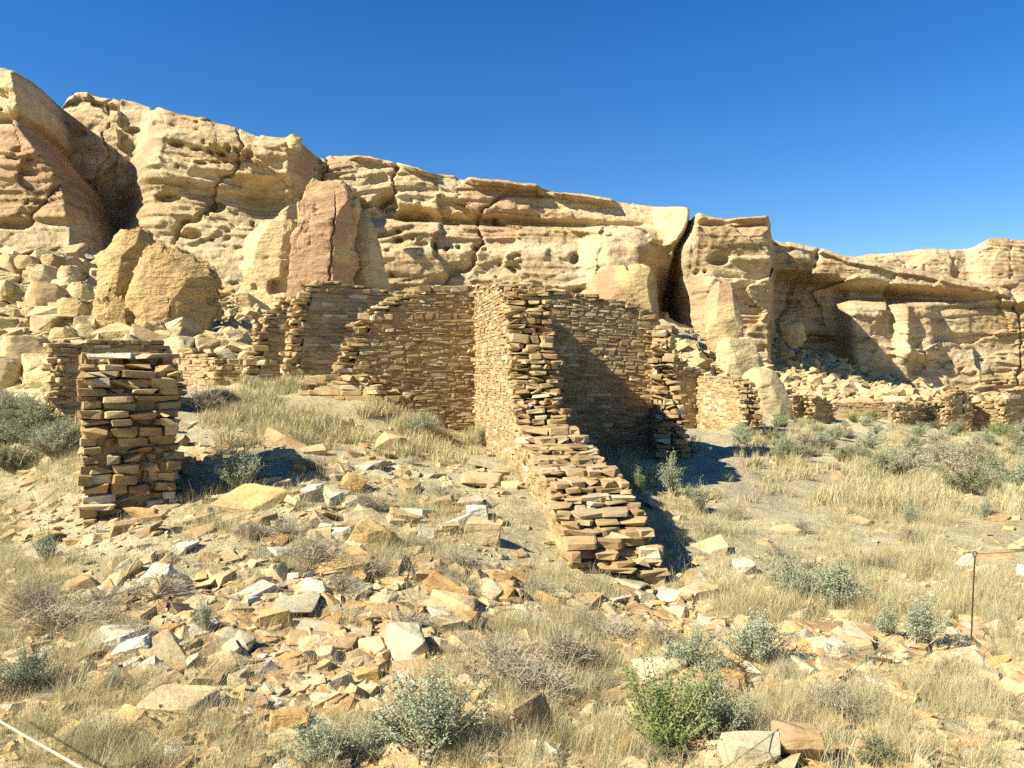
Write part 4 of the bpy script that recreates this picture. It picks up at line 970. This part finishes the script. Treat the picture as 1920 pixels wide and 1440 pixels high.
M['dullgreen'] = mat_plant('greasewood_leaves', [(0.0, (0.19, 0.20, 0.10)), (0.5, (0.25, 0.26, 0.14)), (1.0, (0.31, 0.30, 0.18))], 0.2)
M['stem'] = mat_plant('shrub_stems', [(0.0, (0.26, 0.20, 0.13)), (1.0, (0.36, 0.29, 0.20))], 0.0)

def blades(r, n, h, spread, w, curl=0.5, seg=3, base=0.06):
    """n curved blades fanning out of one base"""
    Vs, Q, T = [], [], []; m = 0
    for _ in range(n):
        az = r.uniform(0, 6.283); le = h * r.uniform(0.45, 1.0); lean = abs(r.normal(0, spread)); p = np.array([r.normal(0, base), r.normal(0, base), -0.01])
        d = np.array([math.cos(az) * math.sin(lean), math.sin(az) * math.sin(lean), math.cos(lean)]); side = np.array([-math.sin(az + r.uniform(-1.5, 1.5)), math.cos(az), 0.0]); side /= np.linalg.norm(side)
        ww = w * r.uniform(0.7, 1.3); pts = []
        for k in range(seg + 1):
            t = k / seg; pts.append((p.copy(), ww * (1 - 0.75 * t))); p = p + d * le / seg
            d = d + np.array([math.cos(az), math.sin(az), -0.55]) * curl / seg * r.uniform(0.3, 1.3) + r.normal(0, 0.06, 3); d /= np.linalg.norm(d)
        for k, (q, a) in enumerate(pts[:-1]): Vs += [q - side * a / 2, q + side * a / 2]
        Vs.append(pts[-1][0])
        for k in range(seg - 1): Q.append([m + 2*k, m + 2*k + 1, m + 2*k + 3, m + 2*k + 2])
        T.append([m + 2*seg - 2, m + 2*seg - 1, m + 2*seg]); m += 2 * seg + 1
    return np.array(Vs), np.array(Q), np.array(T)

def tube(pts, rad, sides=4):
    P = np.array(pts); n = len(P); V = []
    for i in range(n):
        d = P[min(i+1, n-1)] - P[max(i-1, 0)]; d /= np.linalg.norm(d) + 1e-9
        a = np.cross(d, [0.3, 0.2, 1.0] if abs(d[2]) < 0.95 else [1, 0, 0]); a /= np.linalg.norm(a); b = np.cross(d, a)
        rr = rad[i] if hasattr(rad, '__len__') else rad
        for k in range(sides):
            t = 2 * math.pi * k / sides; V.append(P[i] + rr * (a * math.cos(t) + b * math.sin(t)))
    return np.array(V), grid_faces(n, sides, wrap=True)

def shrub(r, h, wd, nst, nleaf, leaf, upright=0.5):
    """stems and small leaves spread through a lumpy crown of height h and half width wd"""
    SV, SF, m = [], [], 0; LV = []
    lobes = [(r.uniform(0, 6.283), r.uniform(0.55, 1.15)) for _ in range(6)]
    for i in range(nst):
        az = r.uniform(0, 6.283); e = r.uniform(0.0, 1.0) ** 0.7
        lob = 0.75 + 0.35 * sum(math.exp(-((math.atan2(math.sin(az - a), math.cos(az - a))) / 0.5) ** 2) * k for a, k in lobes)
        tip = np.array([math.cos(az) * wd * e * lob, math.sin(az) * wd * e * lob, h * (1 - 0.45 * e * e) * r.uniform(0.6, 1.05) * min(1.1, lob)])
        b0 = np.array([r.normal(0, 0.02), r.normal(0, 0.02), -0.02]); mid = b0 * 0.5 + tip * 0.5 + np.array([math.cos(az), math.sin(az), 0]) * wd * 0.12 * (1 - upright) + r.normal(0, 0.03 * h, 3)
        ts = np.linspace(0, 1, 5); pts = [(1-t)**2 * b0 + 2*t*(1-t) * mid + t*t * tip for t in ts]
        V, Fq = tube(pts, np.linspace(0.006, 0.0018, 5) * (h / 0.5), 3); SV.append(V); SF.append(Fq + m); m += len(V)
        nl = int(nleaf / nst)
        for k in range(nl):
            t = r.uniform(0.28, 1.03) ** 0.8; q = (1-t)**2 * b0 + 2*t*(1-t) * mid + t*t * tip
            out = r.normal(0, 1, 3); out /= np.linalg.norm(out); out[2] = abs(out[2]) * 0.8
            q = q + out * r.uniform(0.0, 0.11) * h
            a = out + r.normal(0, 0.5, 3); a /= np.linalg.norm(a); b = np.cross(a, r.normal(0, 1, 3)); b /= np.linalg.norm(b) + 1e-9
            s = leaf * r.uniform(0.6, 1.4); LV += [q - b * s * 0.30, q + a * s, q + b * s * 0.30, q - a * s * 0.35]
    LV = np.array(LV); LF = np.arange(len(LV)).reshape(-1, 4)
    return np.concatenate(SV), np.concatenate(SF), LV, LF

def twig_bush(r, h, wd, n):
    Vs, Fs, m = [], [], 0
    for i in range(n):
        az = r.uniform(0, 6.283); e = r.uniform(0, 1) ** 0.6; tip = np.array([math.cos(az) * wd * e, math.sin(az) * wd * e, h * (1 - 0.6 * e * e) * r.uniform(0.6, 1.0)])
        mid = tip * 0.5 + r.normal(0, 0.09 * h, 3) + np.array([0, 0, 0.1 * h]); b0 = np.array([r.normal(0, 0.03), r.normal(0, 0.03), -0.02])
        pts = [(1-t)**2 * b0 + 2*t*(1-t) * mid + t*t * tip for t in np.linspace(0, 1, 5)]
        V, Fq = tube(pts, np.linspace(0.003, 0.0011, 5) * (h / 0.3), 3); Vs.append(V); Fs.append(Fq + m); m += len(V)
        for k in range(3):
            t = r.uniform(0.4, 0.95); q = (1-t)**2 * b0 + 2*t*(1-t) * mid + t*t * tip; e2 = q + r.normal(0, 0.16 * h, 3) + np.array([0, 0, 0.06 * h])
            V, Fq = tube([q, (q + e2) / 2 + r.normal(0, 0.02 * h, 3), e2], np.linspace(0.0018, 0.0008, 3) * (h / 0.3), 3); Vs.append(V); Fs.append(Fq + m); m += len(V)
    return np.concatenate(Vs), np.concatenate(Fs)

rs = np.random.default_rng(55)
SHR = {}
for kind, (h, wd, nst, nl, leaf, up) in {'sage': (0.42, 0.24, 70, 7000, 0.0115, 0.7), 'green': (0.42, 0.30, 70, 7500, 0.0125, 0.4), 'brush': (0.75, 0.62, 60, 4500, 0.032, 0.4), 'tallsage': (0.55, 0.16, 34, 3600, 0.0135, 0.9)}.items():
    L = []
    for v in range(4):
        a, b, c, d = shrub(rs, h, wd, nst, nl, leaf, up); L.append((a, b, c, d))
    SHR[kind] = L
_shm = {}
def place_shrub(px, py, hpx, kind, mat, label, group=None, v=0, name='shrub', wide=1.0, cat='shrub', lift=0):
    g = on_ground(px, py)[0]
    if not np.isfinite(g[0]): return None
    root = empty(name, g); base_h = {'sage': 0.42, 'green': 0.42, 'brush': 0.75, 'tallsage': 0.55}[kind]
    s = hpx * g[1] / F / base_h; root.scale = (s * wide, s * wide, s); root.rotation_euler = (0, 0, random.uniform(0, 6.28))
    for part, m_, k in (('stems', 'stem', 0), ('foliage', mat, 2)):
        key = (kind, v % 4, part, m_)
        if key not in _shm:
            q = SHR[kind][v % 4]; _shm[key] = np_mesh(part, q[k], q[k+1], M[m_])
        o = bpy.data.objects.new(part, _shm[key]); link(o, root)
    tag(root, label, cat, group, 'thing'); return root

FRONT = [(800,1412,140,'sage','sage','largest pale sage bush at the bottom beside the rubble',1.15,'sagebrush'), (600,1432,80,'sage','sage','pale sage bush in front of the wide pale slab',1.3,'sagebrush'), (1252,1400,150,'green','green','bright green bush at the picture bottom',1.05,'green_bush'),
 (1345,1385,110,'sage','sage','pale sage bush touching the bright green bush',0.95,'sagebrush'), (1250,1428,60,'green','green','low green sprig below the bright green bush',1.2,'green_bush'), (1290,1262,75,'sage','sage','grey sage bush above the grey brown rock',1.3,'sagebrush'), (1415,1245,85,'sage','sage','sage bush with dark shaded side near the soil edge',1.25,'sagebrush'),
 (1475,1120,75,'sage','sage','nearer of two blue grey sage bushes right of the low wall shadow',1.15,'sagebrush'), (1562,1140,80,'sage','sage','larger blue grey sage bush above the bare soil right of the low wall',1.25,'sagebrush'), (1722,1212,80,'tallsage','sage','blue grey sage bush near the metal stake',1.6,'sagebrush'), (1660,1195,55,'tallsage','sage','thin pale sage sprig left of the stake',1.5,'sagebrush'),
 (446,915,72,'sage','sage','round sage bush on the mound beside the fallen slabs',1.15,'sagebrush'), (790,818,40,'sage','sage','sage bush at the foot of the shaded wall',1.5,'sagebrush'), (905,836,36,'tallsage','sage','small sage at the corner of the tall sunlit wall',1.3,'sagebrush'), (960,825,30,'tallsage','sage','small pale sage under the tall sunlit wall face',1.2,'sagebrush'),
 (1262,930,70,'tallsage','sage','tall sage behind the low wall near the stepped stub',1.1,'sagebrush'), (1312,960,50,'tallsage','sage','pale sage sprigs in the grass behind the low wall',1.3,'sagebrush'), (1200,930,45,'tallsage','green','green sprig tucked behind the low wall stones',1.1,'green_bush'), (1160,862,26,'tallsage','sage','little sage at the dark wall foot',1.0,'sagebrush'),
 (60,1300,90,'sage','sage','pale sage bush at the left edge above the white rope',0.9,'sagebrush'), (215,1300,50,'tallsage','sage','small sage sprig beside the broad tan slab',1.3,'sagebrush'), (385,1185,55,'tallsage','sage','thin sage sprig in the upper rubble',1.3,'sagebrush'), (90,1060,70,'tallsage','sage','sage sprig beside the yellow grass on the left slope',1.0,'sagebrush'),
 (136,835,36,'green','green','bright green tuft against the thick wall stub',1.0,'green_bush'), (690,1420,60,'sage','sage','ragged sage bush between the pale slab and the bottom edge',1.3,'sagebrush'), (1640,1440,60,'tallsage','dullgreen','dull green sprigs in the grass at the bottom right',2.2,'sagebrush'),
 (1705,985,44,'tallsage','sage','lone sage on the grass flat beyond the stake',1.2,'sagebrush'), (1845,975,40,'tallsage','sage','lone sage near the brush edge on the grass flat',1.3,'sagebrush'), (1430,1440,40,'sage','dullgreen','low dull bush beside the grey white boulder',1.0,'sagebrush'), (1290,858,34,'brush','dullgreen','dark bush at the foot of the stepped stub',1.0,'sagebrush')]
for i, (px, py, h, kd, mt, lab, wd, nm) in enumerate(FRONT):
    place_shrub(px, py, h * (1.02 if kd == 'green' else 1.18), kd, mt, lab, None, i, nm, wd)

# brush on the flat: every bush its own object
BR = []
for _ in range(120):
    px = RNG.uniform(1380, 2000); py = RNG.uniform(790, 930)
    lim = np.interp(px, [1380, 1450, 1550, 1700, 1850, 2000], [835, 860, 880, 905, 940, 965])
    if py < lim: BR.append((px, py, np.interp(py, [790, 850, 930], [15, 26, 46]) * RNG.uniform(0.6, 1.35)))
for _ in range(44): BR.append((RNG.uniform(-60, 110), RNG.uniform(760, 880), RNG.uniform(30, 52)))
BR.sort(key=lambda t: t[1])
for i, (px, py, h) in enumerate(BR):
    mt = ('dullgreen', 'sage', 'dullgreen', 'sage', 'dead')[int(RNG.integers(0, 5))]; colr = {'dullgreen': 'dull green', 'sage': 'grey green', 'dead': 'grey leafless'}[mt]
    where = 'on the flat below the far ruin walls' if px > 500 else 'behind the thick wall stub'
    place_shrub(px, py, h, 'brush', mt, f'{colr} bush in the brush {where}', f'{colr} brush {where}', i, 'brush', RNG.uniform(0.9, 1.4))
for i, (px, py, h) in enumerate([(1640, 790, 22), (1600, 792, 16), (1462, 800, 26), (1880, 822, 34), (1215, 452, 8)]):
    place_shrub(px, py, h, 'brush', 'green' if i < 4 else 'dullgreen', ['green bush at the talus foot by the long low wall', 'small green bush left of the green talus bush', 'green bush under the round slab', 'tall green bush before the dark end wall', 'rim bush'][i], None, i, 'green_bush') if i < 4 else None

# grey twig bushes
TW = [twig_bush(rs, 0.30, 0.26, 110) for _ in range(4)]; TWM = [np_mesh('twigs', a, b, M['dead']) for a, b in TW]
TPOS = [(590,1060,60),(680,1075,60),(860,1060,60),(1060,1250,80),(960,1290,90),(930,1240,80),(1010,1310,80),(540,1000,50),(700,960,45),(1090,1180,55),(1160,1200,60),(1120,1300,70),(300,1120,70),(120,1180,90),(60,1160,80),(190,1140,60),(590,880,36),(830,930,40),(480,1010,50),(1590,1240,50),(1560,1330,70),(1610,1350,70),(1500,1000,40),(380,770,50),(400,760,46),(640,1110,50),(250,1200,50),(1330,1000,44),(560,840,34),(1700,1130,40),(1830,1120,40),(1780,1260,44),(1640,1060,36),(1370,975,36)]
for _ in range(16):
    q = (RNG.uniform(0, 1920), RNG.uniform(830, 1430)); TPOS.append((q[0], q[1], 22 + (q[1] - 800) * 0.075))
for i, (px, py, h) in enumerate(TPOS):
    g = on_ground(px, py)[0]
    if not np.isfinite(g[0]): continue
    o = bpy.data.objects.new('dead_bush', TWM[i % 4]); link(o); s = h * g[1] / F / 0.30; o.location = tuple(g); o.scale = (s * random.uniform(0.8, 1.5), s * random.uniform(0.8, 1.4), s * random.uniform(0.6, 1.1)); o.rotation_euler = (0, 0, random.uniform(0, 6.28))
    pl = place_word(px, py); tag(o, 'grey leafless twig bush ' + pl, 'dead bush', 'grey twig bushes ' + pl, 'thing')

# dry grass: tufts instanced over the ground as one mass
protos = bpy.data.collections.new('grass_tufts')
for v in range(13):
    r = np.random.default_rng(700 + v)
    if v < 5: V_, Q_, T_ = blades(r, 75, 0.20 + 0.025 * v, 0.55, 0.0024, 0.9)
    elif v < 8: V_, Q_, T_ = blades(r, 55, 0.27, 0.5, 0.008, 0.7)
    elif v >= 10: V_, Q_, T_ = blades(r, 16, 0.42, 0.45, 0.0026, 0.8, seg=4)
    else: V_, Q_, T_ = blades(r, 70, 0.12, 0.85, 0.0026, 0.6, base=0.12)
    o = bpy.data.objects.new('tuft_%02d' % v, np_mesh('tuft_%d' % v, V_, [Q_, T_], M['straw'])); protos.objects.link(o)

def gmask(px, py):
    b = lambda cx, cy, sx, sy: np.exp(-(((px - cx) / sx) ** 2 + ((py - cy) / sy) ** 2))
    d = 0.16 + 0 * px
    d = d + 1.0 * b(560, 755, 220, 32) + 0.8 * b(800, 800, 120, 30) + 0.55 * b(100, 1120, 140, 110) + 0.35 * b(400, 1030, 150, 50) + 0.30 * b(720, 1070, 160, 40)
    d = d + 0.55 * b(1010, 1230, 110, 120) + 0.5 * b(1030, 1080, 110, 40) + 0.6 * b(180, 1420, 180, 50) + 0.5 * b(1080, 1420, 150, 40) + 0.4 * b(40, 1010, 60, 30)
    d = np.where((px > 1290) & (py < 1180), 0.62 * sstep(1290, 1380, px - 0.0 * py) + 0.1, d)
    d = d + 0.5 * b(1700, 1320, 150, 90) + 0.5 * b(1450, 1330, 90, 60) + 0.5 * b(1880, 1200, 60, 50) + 0.35 * b(20, 860, 120, 60)
    d = d * (1 - 0.95 * b(990, 970, 75, 75)) * (1 - 0.97 * np.exp(-((px - 1410 - 1.1 * (py - 915)) / 120) ** 2) * sstep(1035, 995, py) * (px > 1260))
    d = d * (1 - 0.72 * b(620, 1250, 190, 80)) * (1 - 0.9 * sstep(1810, 1880, px + 0.3 * (py - 1440)) * sstep(1230, 1300, py)) * (1 - 0.7 * b(1600, 1215, 130, 30))
    d = d * (1 - 0.9 * b(350, 850, 60, 60))
    return d
N = 80000
qx = RNG.uniform(-160, 2080, N); qy = 715 + (1500 - 715) * RNG.uniform(0, 1, N) ** 1.15
nz = fbm(qx / 60, qy / 38, seed=61, o=3); keep = RNG.random(N) < gmask(qx, qy) * np.clip(0.45 + 2.4 * nz, 0.02, 1.6) * np.where((qy > 830) & (qx < 1290), 0.70, 0.75) * np.where(qy > 1330, 0.75, 1.0)
qx, qy = qx[keep], qy[keep]; G = on_ground(qx, qy); k = np.isfinite(G[:, 0]) & (G[:, 1] < 48) & (G[:, 1] > 2.2)
G, qx, qy = G[k], qx[k], qy[k]
# keep grass out of the masonry
def near_wall(P):
    bad = np.zeros(len(P), bool)
    for o in bpy.data.objects:
        if o.parent is None and o.name.startswith('ruin_wall'):
            for c in o.children:
                if c.name.startswith('mortar_core'):
                    a = np.empty(len(c.data.vertices) * 3); c.data.vertices.foreach_get('co', a); a = a.reshape(-1, 4, 3)[:, :, :2] + np.array(o.location)[:2]
                    ctr = a.mean(1); half = np.linalg.norm(a[:, 0] - a[:, 2], axis=1).max() / 2
                    for q in ctr[::3]: bad |= np.hypot(P[:, 0] - q[0], P[:, 1] - q[1]) < half + 0.04
    return bad
G = G[~near_wall(G)]
far = G[:, 1] > 11
idxv = np.where(far, RNG.integers(5, 8, len(G)), np.where(RNG.random(len(G)) < 0.5, RNG.integers(8, 10, len(G)), RNG.integers(0, 5, len(G))))
idxv = np.where((~far) & (RNG.random(len(G)) < 0.10), RNG.integers(10, 13, len(G)), idxv)
scl = RNG.uniform(0.55, 1.15, len(G)) * np.where(G[:, 1] < 6, 0.75, 1.0) * np.where(far, 1.15, 1.0)
me = bpy.data.meshes.new('dry_grass'); me.vertices.add(len(G)); me.vertices.foreach_set('co', G.astype(np.float32).ravel()); me.update()
for nm, ty, arr in (('tuft_index', 'INT', idxv.astype(np.int32)), ('tuft_scale', 'FLOAT', scl.astype(np.float32)), ('tuft_turn', 'FLOAT', RNG.uniform(0, 6.28, len(G)).astype(np.float32))):
    a = me.attributes.new(nm, ty, 'POINT'); a.data.foreach_set('value', arr)
gobj = link(bpy.data.objects.new('dry_grass', me)); tag(gobj, 'straw coloured dry grass growing over slope and flat', 'grass', kind='stuff')
ng = bpy.data.node_groups.new('grass_scatter', 'GeometryNodeTree'); ng.interface.new_socket('Geometry', in_out='INPUT', socket_type='NodeSocketGeometry'); ng.interface.new_socket('Geometry', in_out='OUTPUT', socket_type='NodeSocketGeometry')
gi, go = ng.nodes.new('NodeGroupInput'), ng.nodes.new('NodeGroupOutput'); ip = ng.nodes.new('GeometryNodeInstanceOnPoints'); ci = ng.nodes.new('GeometryNodeCollectionInfo')
ci.inputs['Collection'].default_value = protos; ci.inputs['Separate Children'].default_value = True; ci.inputs['Reset Children'].default_value = True
def attr(nm, ty):
    n_ = ng.nodes.new('GeometryNodeInputNamedAttribute'); n_.data_type = ty; n_.inputs['Name'].default_value = nm; return n_.outputs['Attribute']
cx = ng.nodes.new('ShaderNodeCombineXYZ'); L_ = ng.links
L_.new(attr('tuft_turn', 'FLOAT'), cx.inputs['Z']); L_.new(gi.outputs[0], ip.inputs['Points']); L_.new(ci.outputs[0], ip.inputs['Instance']); ip.inputs['Pick Instance'].default_value = True
L_.new(attr('tuft_index', 'INT'), ip.inputs['Instance Index']); L_.new(cx.outputs[0], ip.inputs['Rotation']); L_.new(attr('tuft_scale', 'FLOAT'), ip.inputs['Scale']); L_.new(ip.outputs[0], go.inputs[0])
gobj.modifiers.new('scatter', 'NODES').node_group = ng

# ------------------------------------------------------------------ trail rope and stake
M['steel'] = mat_plain('rusty_steel', (0.10, 0.065, 0.045), 0.7, 0.4); M['rope'] = mat_plain('pale_rope', (0.55, 0.45, 0.30), 0.8); M['cable'] = mat_plain('grey_cable', (0.36, 0.31, 0.23), 0.6)
gb = on_ground(1820, 1203)[0]; Ys_ = gb[1]; tp = W(1828, 1043, Ys_)
V_, F_ = tube([gb - np.array([0, 0, 0.15]), gb + (tp - gb) * 0.5, tp], 0.0055, 8)
st_ = empty('stake', gb); mesh_obj('rod', V_ - gb, F_, M['steel'], st_)
ring = [tp + np.array([0.016 * math.cos(t), 0.0, 0.016 + 0.016 * math.sin(t)]) for t in np.linspace(0, 6.283, 13)]
V_, F_ = tube(ring, 0.004, 6); mesh_obj('eyelet', V_ - gb, F_, M['steel'], st_); tag(st_, 'thin rusty metal stake with a cable through its top', 'stake')
def rope(a, b, sag, rad, n=40):
    t = np.linspace(0, 1, n); P = a[None] * (1 - t)[:, None] + b[None] * t[:, None]; P[:, 2] -= sag * 4 * t * (1 - t); return tube(P, rad, 6)
tpo = tp + np.array([0, 0, 0.016])
V_, F_ = rope(tpo, W(1120, 1600, 2.5), 0.10, 0.0022); tag(mesh_obj('trail_cable', V_, F_, M['cable']), 'thin grey cable sagging from the stake across the bottom rocks', 'cable')
V_, F_ = rope(tpo, W(2150, 985, 8.5), 0.06, 0.003); tag(mesh_obj('trail_cable', V_, F_, M['cable']), 'cable leading from the stake out of the picture', 'cable')
V_, F_ = rope(W(-260, 1190, 3.4), W(420, 1585, 1.9), 0.02, 0.0042); tag(mesh_obj('trail_rope', V_, F_, M['rope']), 'pale rope crossing the bottom corner above the grass', 'rope')
